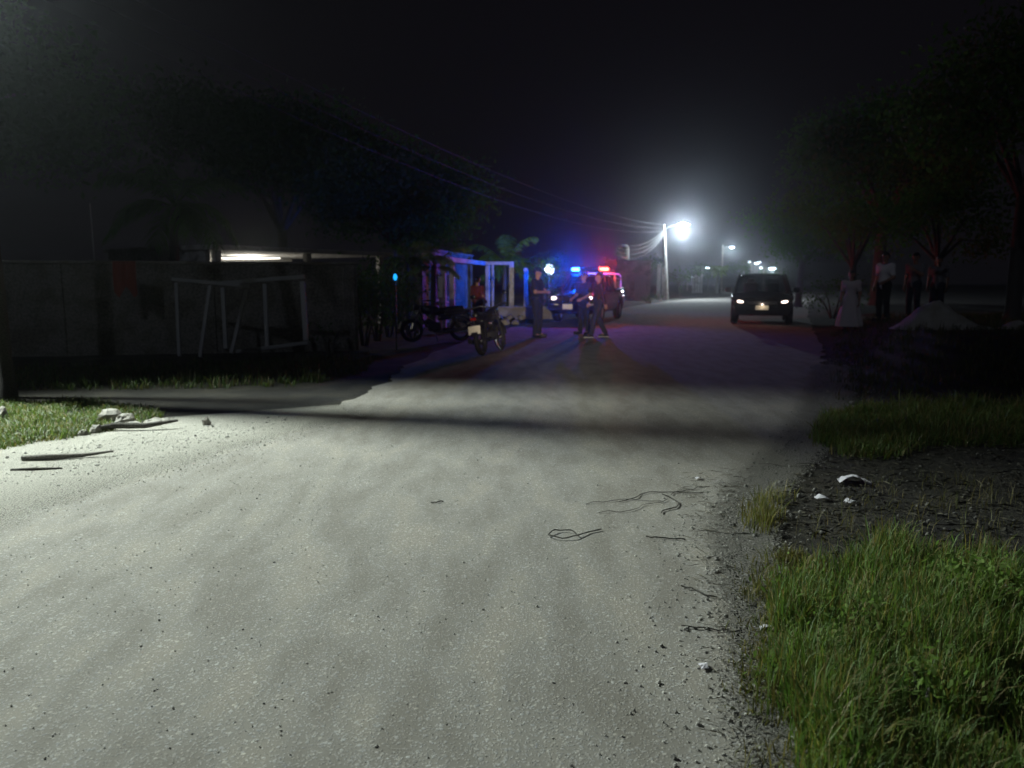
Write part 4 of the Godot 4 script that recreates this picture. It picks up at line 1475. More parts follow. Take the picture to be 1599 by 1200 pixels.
func left_wall_and_house() -> void:
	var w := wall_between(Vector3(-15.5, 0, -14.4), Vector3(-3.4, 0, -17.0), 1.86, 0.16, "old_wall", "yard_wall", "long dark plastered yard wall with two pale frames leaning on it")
	for k in 5:
		obj("pilaster", box_mesh(Vector3(0.6 + 2.9 * k, 0.9, 0.0), Vector3(0.26, 1.9, 0.24), Basis.IDENTITY, 0.012), M.old_wall, w)
	for k in 4:
		shrub(["tall dark shrub at the corner of the yard wall", "tall dark shrub beside the tiny cyan glint", "tall dark shrub behind the dark motorcycle", "tall dark shrub close to the slender brown palm"][k], Vector3(-3.5 + 0.05 * k, 0, -18.2 - 1.5 * k), Vector3(1.5, 2.2 - 0.15 * (k % 2), 1.6), 410 + k, "leaf_3", 330.0, 0.12, "shrubs by the side of the yard")
	# pale frames
	var f1 := thing("leaning_frame", "pale weathered gate frame with slanting bars, leaning on the yard wall", "frame", Vector3.ZERO, 0, "frames leaning on the yard wall")
	var bar := func(t: Node, called: String, p: Array, w0: float) -> void:
		var a := at_depth(p[0], p[1], lerpf(15.25, 14.75, clampf((p[1] - 433.0) / 125.0, 0, 1)))
		var b := at_depth(p[2], p[3], lerpf(15.25, 14.75, clampf((p[3] - 433.0) / 125.0, 0, 1)))
		a.y = maxf(a.y, 0.0)
		b.y = maxf(b.y, 0.0)
		var d := (b - a).normalized()
		var side := d.cross(Vector3.BACK).normalized()
		obj(called, box_mesh((a + b) / 2, Vector3(w0, a.distance_to(b), 0.05), Basis(side, d, side.cross(d)), 0.008), M.white_metal, t)
	bar.call(f1, "top_rail", [268, 436, 390, 447], 0.07)
	bar.call(f1, "upright", [275, 442, 280, 556], 0.07)
	bar.call(f1, "upright", [328, 446, 312, 558], 0.07)
	bar.call(f1, "upright", [385, 452, 361, 552], 0.07)
	var f2 := thing("leaning_frame", "pale rectangular frame with a bottom rail, leaning on the yard wall", "frame", Vector3(0, 0, -0.085), 0, "frames leaning on the yard wall")
	bar.call(f2, "top_rail", [340, 443, 474, 432], 0.08)
	bar.call(f2, "upright", [345, 450, 350, 546], 0.08)
	bar.call(f2, "upright", [411, 444, 415, 542], 0.08)
	bar.call(f2, "upright", [470, 440, 476, 533], 0.10)
	bar.call(f2, "bottom_rail", [366, 550, 480, 536], 0.07)
	# house with a lit porch behind the wall
	var a := Vector3(-8.4, 0, -21.7)
	var turn := -atan2(-5.2, 3.5)
	var h := thing("porch_house", "low house with flat roof, a tube lamp lighting its porch ceiling", "house", a, turn)
	# local x runs along the porch edge, local -z goes into the house
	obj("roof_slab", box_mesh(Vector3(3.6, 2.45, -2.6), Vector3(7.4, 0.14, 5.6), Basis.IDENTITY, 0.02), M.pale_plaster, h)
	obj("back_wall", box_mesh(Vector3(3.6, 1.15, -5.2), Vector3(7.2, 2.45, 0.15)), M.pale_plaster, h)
	obj("side_wall", box_mesh(Vector3(0.05, 1.15, -2.65), Vector3(0.15, 2.45, 4.9)), M.pale_plaster, h)
	for k in 3:
		obj("column", box_mesh(Vector3(0.3 + 3.3 * k, 1.15, -0.15), Vector3(0.2, 2.45, 0.2), Basis.IDENTITY, 0.015), M.pale_plaster, h)
	obj("door", box_mesh(Vector3(3.0, 1.0, -5.1), Vector3(0.9, 2.0, 0.06), Basis.IDENTITY, 0.01), M.driftwood, h)
	var tp := at_depth(341, 405, 26.5)
	var tq := at_depth(437, 404.5, 26.5)
	tp.y = 2.29
	tq.y = 2.29
	var tl := thing("tube_lamp", "bright white fluorescent tube under the porch ceiling", "lamp", (tp + tq) / 2)
	var half := (tq - tp) / 2
	obj("lamp_tube", tube_mesh([-half, half], [0.022], 10), M.lamp_tube, tl)
	obj("fixture", box_mesh(Vector3(0, 0.055, 0), Vector3(half.length() * 2, 0.05, 0.07), Basis.IDENTITY, 0.01), M.white_metal, tl)
	var l := omni(Color(1.0, 0.97, 0.90), 4.0, Vector3.ZERO, 0.05)
	remove_child(l)
	tl.add_child(l)
	l.position = Vector3(0, -0.30, 0.0)
	# reflection of the blue patrol light, put in as a glowing bead
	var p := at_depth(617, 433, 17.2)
	var bl := thing("blue_glint", "tiny cyan blue glowing bead for a reflection, on an added stake before the dark shrubs", "lamp", Vector3(p.x, p.y, p.z))
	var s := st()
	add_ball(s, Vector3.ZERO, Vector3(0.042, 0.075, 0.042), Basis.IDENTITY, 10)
	obj("lamp_lens", done(s), M.glint_cyan, bl)
	obj("stake", tube_mesh([Vector3(0, -p.y - 0.05, 0), Vector3(0, -0.07, 0)], [0.016], 8), M.dark_plastic, bl)  # added mount under the glint
	# thin mast and rust cloth by the left end of the wall
	var m0 := at_depth(146, 400, 17.5)
	var mast := obj("antenna_mast", tube_mesh([Vector3(m0.x + 0.02, 0.0, m0.z), m0, at_depth(140, 318, 17.5)], [0.022, 0.018, 0.010], 6), M.white_metal)
	tag(mast, "thin pale mast leaning behind the yard wall", "mast")
	var c := st()
	c.set_smooth_group(1)
	var cl := func(i: int, k: int, off: float) -> Vector3:
		var q := at_depth(76 + 40.0 * i / 10.0, 0, 13.9)
		return Vector3(q.x, 1.905 - 0.72 * k / 10.0 * (0.85 + 0.15 * sin(i * 0.9)), -14.0 - (q.x + 8.6) * 0.1 + 0.02 * sin(i * 1.9 + k * 0.3) + off - 0.05)
	for i in 10:
		for k in 10:
			quad(c, cl.call(i, k, 0.0), cl.call(i + 1, k, 0.0), cl.call(i + 1, k + 1, 0.0), cl.call(i, k + 1, 0.0))
			quad(c, cl.call(i, k, -0.012), cl.call(i, k + 1, -0.012), cl.call(i + 1, k + 1, -0.012), cl.call(i + 1, k, -0.012))
	var line := obj("hanging_cloth", done(c), M.cloth_rust)
	line.position = Vector3(0, 0, -1.3)
	tag(line, "rust red cloth hung over the dark yard wall", "cloth")

func yard_gate() -> void:
	# an open front of concrete posts and beams before a house, lit blue by the patrol lights
	var a := Vector3(-2.25, 0, -25.4)
	var b := Vector3(-1.0, 0, -32.6)
	var h := wall_between(Vector3(-3.0, 0, -25.2), Vector3(-1.75, 0, -32.9), 2.55, 0.18, "plaster", "small_house", "pale house wall with a barred window behind concrete posts", "house")
	# window in that wall: frame, pane, bars
	var s := st()
	add_box(s, Vector3(3.2, 1.75, 0.10), Vector3(2.6, 0.06, 0.08)); add_box(s, Vector3(3.2, 0.95, 0.10), Vector3(2.6, 0.06, 0.12))
	for x: float in [1.93, 4.47]:
		add_box(s, Vector3(x, 1.35, 0.10), Vector3(0.06, 0.74, 0.08))
	var win := obj("window", done(s), M.grating_paint, h)
	obj("pane", box_mesh(Vector3(3.2, 1.35, 0.092), Vector3(2.48, 0.74, 0.004)), M.window_glass, win)
	for k in 11:
		obj("bar", tube_mesh([Vector3(2.05 + 0.23 * k, 0.94, 0.16), Vector3(2.05 + 0.23 * k, 1.78, 0.16)], [0.011], 6), M.grating_paint, win)
	obj("ledge", box_mesh(Vector3(3.2, 0.78, 0.2), Vector3(3.0, 0.08, 0.25), Basis.IDENTITY, 0.01), M.concrete, h)
	var g := thing("open_porch", "concrete posts and beam of an open porch, lit blue from the pickup", "porch", a, -atan2(b.z - a.z, b.x - a.x))
	var l := a.distance_to(b)
	for x: float in [0.0, 1.15, l - 0.1]:
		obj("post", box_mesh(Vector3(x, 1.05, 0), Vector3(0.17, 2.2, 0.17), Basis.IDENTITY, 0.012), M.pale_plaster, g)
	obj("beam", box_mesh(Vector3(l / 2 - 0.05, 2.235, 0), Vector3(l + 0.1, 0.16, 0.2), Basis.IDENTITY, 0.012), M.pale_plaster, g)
	var g2 := thing("open_porch", "wide concrete post with a short beam standing on the low front wall", "porch", Vector3(-0.95, 0, -31.7))
	obj("beam", box_mesh(Vector3(0.45, 2.24, 0), Vector3(1.15, 0.14, 0.2), Basis.IDENTITY, 0.012), M.pale_plaster, g2)
	obj("post", box_mesh(Vector3(0.93, 1.08, 0), Vector3(0.20, 2.17, 0.2), Basis.IDENTITY, 0.012), M.pale_plaster, g2)
	obj("post", box_mesh(Vector3(0.16, 1.08, 0), Vector3(0.10, 2.17, 0.12), Basis.IDENTITY, 0.012), M.pale_plaster, g2)
	post_pair(Vector3(0.56, -0.03, -31.5), Vector3(0.17, 2.08, 0.2), "fence_post", "single pale concrete post rising from the low front wall", "post", "pale_plaster")
	wall_between(Vector3(-0.55, 0, -31.35), Vector3(1.9, 0, -31.35), 0.44, 0.14, "concrete", "low_front_wall", "low rough concrete wall behind the officer with folded arms", "wall")
	var pl := thing("planter", "low pale concrete planter by the motorcycle", "planter", Vector3(-1.50, 0, -23.5))
	obj("panel", box_mesh(Vector3(0, 0.33, 0), Vector3(0.52, 0.74, 0.12), Basis.IDENTITY, 0.015), M.concrete, pl)
	obj("cap", box_mesh(Vector3(0, 0.62, 0.03), Vector3(0.54, 0.16, 0.14), Basis.IDENTITY, 0.015), M.pale_plaster, pl)
	obj("kerb", box_mesh(Vector3(0.04, 0.02, 0.16), Vector3(0.5, 0.09, 0.14), Basis.IDENTITY, 0.02), M.pale_plaster, pl)
	var mb := thing("meter_box", "small white box on a thin stand beside the planter", "box", Vector3(-1.83, -0.02, -23.4))
	obj("box", box_mesh(Vector3(0, 0.62, 0), Vector3(0.15, 0.23, 0.12), Basis.IDENTITY, 0.012), M.cloth_white, mb)
	obj("stand", tube_mesh([Vector3(0, -0.05, 0), Vector3(0, 0.505, 0)], [0.02], 8), M.galvanised, mb)
	var nt := thing("notice_post", "slim post carrying a pale strip notice beside the porch", "post", Vector3(-2.22, -0.02, -23.9))
	obj("post", tube_mesh([Vector3(0, -0.05, 0), Vector3(0.02, 1.75, 0)], [0.045], 8), M.driftwood, nt)
	obj("notice", box_mesh(Vector3(0.01, 1.36, 0.06), Vector3(0.14, 0.64, 0.012), Basis(Vector3.BACK, -0.02), 0.002), M.cloth_white, nt)
	# a lit globe lamp half hidden by leaves
	var gl := thing("globe_lamp", "white lamp shining through leaves above the low wall", "lamp", at_depth(858, 421, 33.5))
	var s2 := st()
	add_ball(s2, Vector3.ZERO, Vector3(0.2, 0.22, 0.2), Basis.IDENTITY, 12)
	obj("lamp_globe", done(s2), M.lamp_far, gl)
	obj("pole", tube_mesh([Vector3(0, -0.22, 0), Vector3(0, -gl.position.y - 0.1, 0)], [0.03], 8), M.galvanised, gl)
	var gll := omni(Color(1.0, 0.97, 0.95), 0.5, Vector3.ZERO, 0.2)
	remove_child(gll)
	gl.add_child(gll)
	var veil := shrub("loose leafy shrub in front of the white globe lamp", Vector3(at_depth(858, 421, 33.0).x - 0.1, 0, -33.0), Vector3(1.7, 3.0, 0.9), 61, "leaf_3", 230.0, 0.13)
	var spray := at_depth(858, 421, 33.15) - veil.position
	obj("foliage", leaf_crown([[spray, Vector3(0.34, 0.34, 0.10)]], 3200.0, 0.13, 77), M.leaf_3, veil)
	obj("stem", tube_mesh([Vector3(0, 0.2, 0), spray * Vector3(0.6, 0.6, 0.6), spray + Vector3(0, 0.15, 0)], [0.025, 0.015, 0.006], 5), M.bark, veil)
	for k in 5:
		var q := obj("rubble_block", rock_mesh(Vector3(0.42, 0.30, 0.34) * rng.randf_range(0.6, 1.1), 300 + k, 8), M.concrete)
		var w := ground_at(781 + 8 * k, 500 + (k % 2) * 7)
		q.position = Vector3(w.x, 0.07, w.z)
		q.rotation.y = k * 1.3
		tag(q, "broken concrete block lying before the low front wall", "rubble", "blocks before the low wall")

func far_buildings() -> void:
	var t := thing("flat_roofed_house", "flat roofed house wall in the lamp's light beyond the pickup", "house", Vector3(8.2, 0, -61.0), 0.12)
	obj("wall", box_mesh(Vector3(1.4, 1.5, -2.0), Vector3(2.8, 3.1, 4.0), Basis.IDENTITY, 0.02), M.plaster, t)
	obj("door", box_mesh(Vector3(1.95, 1.0, 0.01), Vector3(0.95, 2.05, 0.05), Basis.IDENTITY, 0.01), M.driftwood, t)
	obj("roof", box_mesh(Vector3(1.4, 3.11, -2.0), Vector3(3.0, 0.12, 4.2), Basis.IDENTITY, 0.02), M.plaster, t)
	var g := "concrete gate posts by the bend"
	post_pair(ground_at(1028, 468.5) + Vector3(0, -0.02, 0), Vector3(0.26, 2.9, 0.26), "gate_post", "squat concrete gate post beside the bright street lamp", "post", "pale_plaster", g)
	post_pair(ground_at(1034, 468.5) + Vector3(0.05, -0.02, 0.3), Vector3(0.26, 2.75, 0.26), "gate_post", "squat concrete gate post beside the bright street lamp", "post", "pale_plaster", g)
	var tank := obj("roof_tank", tube_mesh([Vector3(0, 3.17, 0), Vector3(0, 3.3, 0), Vector3(0, 4.2, 0), Vector3(0, 4.45, 0), Vector3(0, 4.5, 0)], [0.5, 0.52, 0.52, 0.35, 0.2], 16), M.plaster)
	tank.position = Vector3(9.0, 0, -63.2)
	tag(tank, "water tank standing on the flat roofed house", "tank")
	for k in 4:
		post_pair(Vector3(at_depth(1083 + 4.2 * k, 440, 104).x, -0.03, -104.0), Vector3(0.25, 2.2 + 0.25 * (k % 2), 0.25), "roadside_post", "pale post standing beside the road beyond the bend", "post", "pale_plaster", "pale posts beyond the bend")

func gp(px: float, py: float) -> Vector3:
	var g := ground_at(px, py)
	for k in 6:
		g = ground_at(px, py, ground_h(g.x, g.z) + 0.011)
	return g

func plants() -> void:
	# two palms beside the near lamp throw the long bands of shade over the road
	palm("coconut_palm", "tall coconut palm trunk beside the near street lamp", Vector3(-6.75, 0, -9.66), 8.6, 0.15, Vector3(-0.9, 0, -0.3), 13, 2.2, "leaf_3", 101, 0.7)
	palm("dead_palm", "bare dead palm stem leaning beside the near street lamp", Vector3(-6.62, 0, -9.99), 4.6, 0.09, Vector3(-0.12, 0, 0.02), 0, 1.3, "leaf_3", 102, 0.8)
	# palm before the lit porch
	palm("coconut_palm", "dark coconut palm growing between the yard wall and the lit porch", Vector3(-7.7, 0, -17.6), 3.2, 0.12, Vector3(0.15, 0, 0), 13, 2.0, "leaf_3", 103, 0.8)
	# palms in the lit yard
	palm("young_palm", "young palm with upright fronds beside the blue lit porch", Vector3(-2.5, 0, -24.4), 2.0, 0.11, Vector3(0.05, 0, 0), 10, 1.35, "leaf_2", 104, 1.1)
	palm("young_palm", "young palm spreading over the low front wall", Vector3(-0.35, 0, -34.5), 2.3, 0.11, Vector3(0.05, 0, 0), 12, 1.9, "leaf_1", 105, 1.1)
	palm("young_palm", "slender brown palm near the tiny cyan glint", Vector3(-3.35, 0, -24.6), 2.2, 0.10, Vector3(0, 0, 0), 9, 1.1, "leaf_3", 106, 0.9)
	var far := at_depth(1119, 448, 103.0)
	palm("lit_palm", "bright green palm lit by the slim street lamp beyond the bend", Vector3(far.x, 0, far.z), 2.9, 0.18, Vector3(0.2, 0, 0), 20, 1.7, "leaf_2", 107, 0.9)
	# trees
	tree("broadleaf_tree", "big dark tree filling the sky left of the lit porch", Vector3(-14.5, 0, -20.0), 9.0, 4.2, 0.24, 201, "leaf_3", 140.0, 0.24)
	tree("broadleaf_tree", "dark tree standing behind the lit porch house", Vector3(-10.0, 0, -34.0), 9.0, 4.5, 0.24, 202, "leaf_3", 110.0, 0.28)
	tree("broadleaf_tree", "dark tree behind the slender brown palm and small house", Vector3(-6.0, 0, -39.0), 8.0, 4.2, 0.22, 203, "leaf_3", 110.0, 0.28)
	tree("broadleaf_tree", "spreading tree rising above the low bushy trees", Vector3(15.5, 0.45, -33.0), 8.5, 4.8, 0.26, 204, "leaf_0", 90.0, 0.22)
	tree("broadleaf_tree", "tree with low boughs between the bushy trees and the bend", Vector3(17.0, 0.1, -46.0), 6.0, 3.4, 0.2, 205, "leaf_0", 90.0, 0.2)
	tree("broadleaf_tree", "pale trunked tree on the raised bank beyond the gravel heap", Vector3(12.3, 0.48, -19.0), 7.5, 3.4, 0.17, 206, "leaf_0", 110.0, 0.2)
	tree("bushy_tree", "low bushy tree close behind the person in the pale dress", Vector3(11.3, 0.45, -25.5), 3.9, 2.3, 0.12, 207, "leaf_1", 170.0, 0.15)
	tree("bushy_tree", "low bushy tree behind the people nearest the gravel heap", Vector3(14.6, 0.47, -26.5), 4.4, 2.6, 0.13, 208, "leaf_1", 150.0, 0.16)
	var k := 0
	for p in [[1062, 92.0, 3.0], [1088, 118.0, 4.0], [1105, 140.0, 4.5], [1150, 150.0, 5.0], [1210, 120.0, 4.0], [1010, 120.0, 5.0], [960, 110.0, 4.5]]:
		var q := at_depth(p[0], 440, p[1])
		tree("distant_tree", ["dark low tree behind the bright lamp beyond the bend", "dark tree behind the pale posts beyond the bend", "dark tree close beside the lit palm", "dark tree between the lit palm and the distant lamps", "dark tree under the cluster of distant lamps", "dark tree behind the gate posts", "dark tree behind the flat roofed house and its tank"][k], Vector3(q.x, -0.02, q.z), p[2], p[2] * 0.55, 0.14, 230 + k, "leaf_0", 30.0, 0.3, "trees beyond the bend")
		k += 1
	# shrubs by the road
	var places := [[-12.2, -13.0, 1.8, 1.5], [-10.4, -13.6, 1.5, 1.1], [-3.9, -16.4, 1.0, 0.8], [-2.6, -20.0, 1.3, 0.9]]
	for q in places:
		shrub(["big weedy shrub by the yard wall under the dark tree", "weedy shrub by the yard wall below the rust red cloth", "small shrub at the outer corner of the yard wall", "low shrub in front of the dark motorcycle's front wheel"][k - 7], Vector3(q[0], 0, q[1]), Vector3(q[2], q[3], q[2] * 0.7), 260 + k, "leaf_3", 150.0, 0.10, "shrubs along the yard wall")
		k += 1
	shrub("low shrub hiding the foot of the bright street lamp", ground_at(1012, 474) + Vector3(0, -0.02, 0), Vector3(2.0, 0.8, 1.2), 280, "leaf_0", 120.0, 0.13)
	shrub("bushy shrub on the bank behind the gravel heap", Vector3(9.9, 0.45, -23.8), Vector3(2.4, 1.3, 1.4), 281, "leaf_0", 120.0, 0.11)
	for q in [[1330, 1010, 0.34, 0.2], [1520, 960, 0.4, 0.26], [1240, 930, 0.22, 0.12], [1455, 1120, 0.3, 0.2], [1215, 1060, 0.18, 0.09]]:
		var g := gp(q[0], q[1])
		shrub("broadleaf weed growing among the tall grass", Vector3(g.x, ground_h(g.x, g.z), g.z), Vector3(q[2], q[3], q[2]), 290 + k, "leaf_2", 26000.0, 0.035, "weeds in the tall grass")
		k += 1
	# grass
	grass_patch("tall_grass", [[1225, 985], [1232, 925], [1290, 890], [1400, 872], [1500, 885], [1590, 900], [1660, 970], [1720, 1100], [1720, 1330], [1255, 1330], [1240, 1180], [1225, 1060]], 4600, 0.10, 0.25, 0.0036, Vector3(0.12, 0.20, 0.05), "tall green grass beside the pale road", 0.3, 0.55, 14)
	grass_patch("rim_grass", [[1195, 1230], [1175, 1080], [1168, 960], [1180, 880], [1250, 860], [1270, 1000], [1260, 1230]], 560, 0.03, 0.13, 0.0034, Vector3(0.13, 0.14, 0.045), "short yellowing grass along the road's broken edge", 1.0, 1.0, 9)
	grass_patch("weed_tuft", [[1172, 835], [1168, 800], [1190, 780], [1225, 772], [1215, 805], [1195, 845]], 70, 0.06, 0.2, 0.0034, Vector3(0.15, 0.16, 0.05), "thin yellow weeds at the road's edge by the dark soil", 0.5, 0.8, 8)
	grass_patch("verge_grass", [[1275, 690], [1290, 650], [1400, 635], [1620, 630], [1700, 680], [1600, 712], [1450, 705], [1380, 725], [1320, 715]], 2400, 0.08, 0.22, 0.0055, Vector3(0.11, 0.17, 0.045), "dim green grass beyond the dark soil patch", 1.0, 0.8)
	grass_patch("bank_grass", [[1305, 625], [1305, 560], [1300, 520], [1600, 520], [1800, 560], [1800, 625]], 1700, 0.08, 0.24, 0.007, Vector3(0.06, 0.09, 0.03), "sparse dark grass on the raised bank", 0.8, 0.8, 9)
	grass_patch("soil_grass", [[1250, 850], [1300, 760], [1500, 740], [1700, 800], [1750, 900], [1600, 880], [1400, 850]], 170, 0.06, 0.18, 0.0025, Vector3(0.13, 0.13, 0.05), "scattered thin grass on the dark soil patch", 1.4, 0.9, 5)
	grass_patch("shoulder_grass", [[-300, 760], [-300, 640], [0, 628], [150, 630], [230, 638], [255, 648], [225, 660], [190, 670], [110, 684], [0, 702]], 4200, 0.05, 0.13, 0.006, Vector3(0.075, 0.12, 0.03), "bright short grass along the sandy shoulder", 0.9, 0.9, 11)  # cut short so bare dark soil stands for the shade beyond
	grass_patch("yard_grass", [[-300, 615], [-300, 585], [200, 572], [480, 560], [590, 560], [560, 585], [470, 604], [200, 608]], 1500, 0.06, 0.22, 0.007, Vector3(0.06, 0.10, 0.03), "dark unlit grass before the yard wall", 0.9, 0.8, 9)  # kept back so the dark soil before it stands for shade

func vehicles() -> void:
	var dir := Vector3(sin(-0.336), 0, cos(-0.336))
	var front := ground_at(892, 505)
	var truck := pickup(front - dir * 2.7 + Vector3(0, 0.0, 0), -0.336)
	for a in [[-0.58, Color(0.03, 0.33, 1.0), 30.0], [0.58, Color(1.0, 0.24, 0.20), 12.0]]:
		var l := omni(a[1], a[2], Vector3.ZERO, 0.05)
		remove_child(l)
		truck.add_child(l)
		l.position = Vector3(a[0], 1.985, -0.12)
	var suv_front := ground_at(1189, 508)
	var d2 := Vector3(sin(-0.30), 0, cos(-0.30))
	dark_suv(suv_front - d2 * 2.36, -0.30).scale = Vector3(1.10, 1.03, 1.0)
	var m1 := ground_at(770, 556)
	motorcycle("black motorcycle seen from behind with a bright tilted number plate", Vector3(m1.x - 0.03, 0.0, m1.z - 0.62), PI - 0.30, -0.16, "moto_paint", true, "")
	# a motorcycle behind the photographer: its headlight reaches the plates, the planter and the officers
	var m3 := motorcycle("motorcycle with lit headlight parked on the road behind the photographer", Vector3(0.55, 0.0, 1.9), PI + 0.0, 0.10, "moto_paint", false, "")
	var hs := st()
	add_ball(hs, Vector3(0, 0.88, 0.585), Vector3(0.075, 0.075, 0.02), Basis.IDENTITY, 10)
	obj("headlight_lens", done(hs), M.lamp_head, m3)
	var beam := SpotLight3D.new()
	beam.name = "headlight_beam"
	beam.light_color = Color(1.0, 0.93, 0.82)
	beam.light_energy = 300.0
	beam.light_size = 0.05
	beam.spot_angle = 8.0
	beam.spot_angle_attenuation = 1.0
	beam.spot_range = 120.0
	beam.spot_attenuation = 2.0
	beam.shadow_enabled = true
	m3.add_child(beam)
	beam.position = Vector3(0, 0.88, 0.68)
	beam.look_at_from_position(beam.global_position, Vector3(1.15, 1.45, -24.0))
	var m2 := ground_at(683, 534)
	motorcycle("dark motorcycle parked side on in front of the dark shrubs", Vector3(m2.x, 0.0, m2.z), -PI / 2 + 0.35, 0.12, "moto_paint", false, "")

func people() -> void:
	var officer := {"shirt": "cloth_navy", "trousers": "cloth_navy", "shoes": "leather", "tuck": true, "vest": "cloth_black", "hair": "short", "fat": 1.12}
	person("officer in dark uniform and cap, arms folded, left of the pickup", ground_at(839, 527), 1.15, 1.84,
		{"elbow_l": Vector3(0.27, 1.16, 0.10), "hand_l": Vector3(-0.06, 1.22, 0.24), "elbow_r": Vector3(-0.29, 1.17, 0.06), "hand_r": Vector3(0.05, 1.16, 0.24), "foot_l": Vector3(0.15, 0.085, -0.02), "toe_l": Vector3(0.20, 0.035, 0.15)},
		officer.merged({"cap": "cloth_denim"}))
	person("officer in dark uniform and cap, forearm held out, before the pickup's grille", ground_at(911, 522), -0.9, 1.74,
		{"elbow_r": Vector3(-0.27, 1.14, 0.02), "hand_r": Vector3(-0.22, 1.02, 0.26), "elbow_l": Vector3(0.26, 1.14, 0.0), "hand_l": Vector3(0.14, 1.02, 0.22), "foot_l": Vector3(0.20, 0.085, 0.0), "knee_l": Vector3(0.15, 0.5, 0.03), "toe_l": Vector3(0.25, 0.035, 0.17), "foot_r": Vector3(-0.18, 0.085, -0.04), "toe_r": Vector3(-0.22, 0.035, 0.13)},
		officer.merged({"cap": "cloth_black"}))
	person("person in dark clothes and pale soled shoes walking past the pickup's red lamp", ground_at(934, 527), -1.35, 1.72,
		{"knee_l": Vector3(0.10, 0.50, 0.16), "foot_l": Vector3(0.11, 0.085, 0.24), "toe_l": Vector3(0.12, 0.045, 0.42), "knee_r": Vector3(-0.10, 0.49, -0.04), "foot_r": Vector3(-0.11, 0.10, -0.26), "toe_r": Vector3(-0.12, 0.04, -0.09), "hand_l": Vector3(0.25, 0.92, -0.10), "hand_r": Vector3(-0.25, 0.94, 0.16)},
		{"shirt": "cloth_black", "sleeve": 0.9, "trousers": "cloth_denim", "shoes": "cloth_black", "sole": true, "hair": "short"})
	person("person in dark top coloured by red light and long dark trousers beside the motorcycle", ground_at(746, 515), 2.5, 1.62,
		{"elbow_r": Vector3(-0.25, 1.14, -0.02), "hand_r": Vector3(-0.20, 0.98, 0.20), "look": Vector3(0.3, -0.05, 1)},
		{"shirt": "cloth_red_lit", "trousers": "cloth_black", "leg": 1.0, "hair": "bun", "skin": "skin_dark", "fat": 1.1})  # red light is put into the colour of the dark top
	# people standing on the raised bank by the hut
	var on := func(x: float, z: float) -> Vector3: return Vector3(x, ground_h(x, z) + 0.0, z)
	person("person in a long pale dress standing on the dark bank", on.call(9.15, -20.9), -0.6, 1.62, {},
		{"shirt": "cloth_pink", "skirt": "cloth_pink", "hem": 0.33, "skirt_end": 0.14, "hair": "long"})
	person("person in white shirt and dark trousers between the pale dress and the gravel heap", on.call(9.75, -20.3), -1.1, 1.76,
		{"elbow_l": Vector3(0.26, 1.13, 0.0), "hand_l": Vector3(0.18, 1.02, 0.22)},
		{"shirt": "cloth_white", "trousers": "cloth_black", "hair": "short"})
	person("person in red striped pale top behind the gravel heap", on.call(10.85, -20.9), -1.0, 1.74,
		{"elbow_l": Vector3(0.25, 1.18, 0.10), "hand_l": Vector3(0.12, 1.30, 0.24)},
		{"shirt": "cloth_grey", "trousers": "cloth_denim", "hair": "short"})
	person("person in dark clothes standing furthest along the bank under the tree", on.call(11.7, -21.3), -0.8, 1.66, {},
		{"shirt": "cloth_grey", "trousers": "cloth_denim", "hair": "short", "skin": "skin_dark"})

func lay(o: Node3D, px: float, py: float, lift: float, turn := 0.0) -> void:
	var g := gp(px, py)
	o.position = Vector3(g.x, maxf(ground_h(g.x, g.z), -0.004) + lift, g.z)
	o.rotation.y = turn

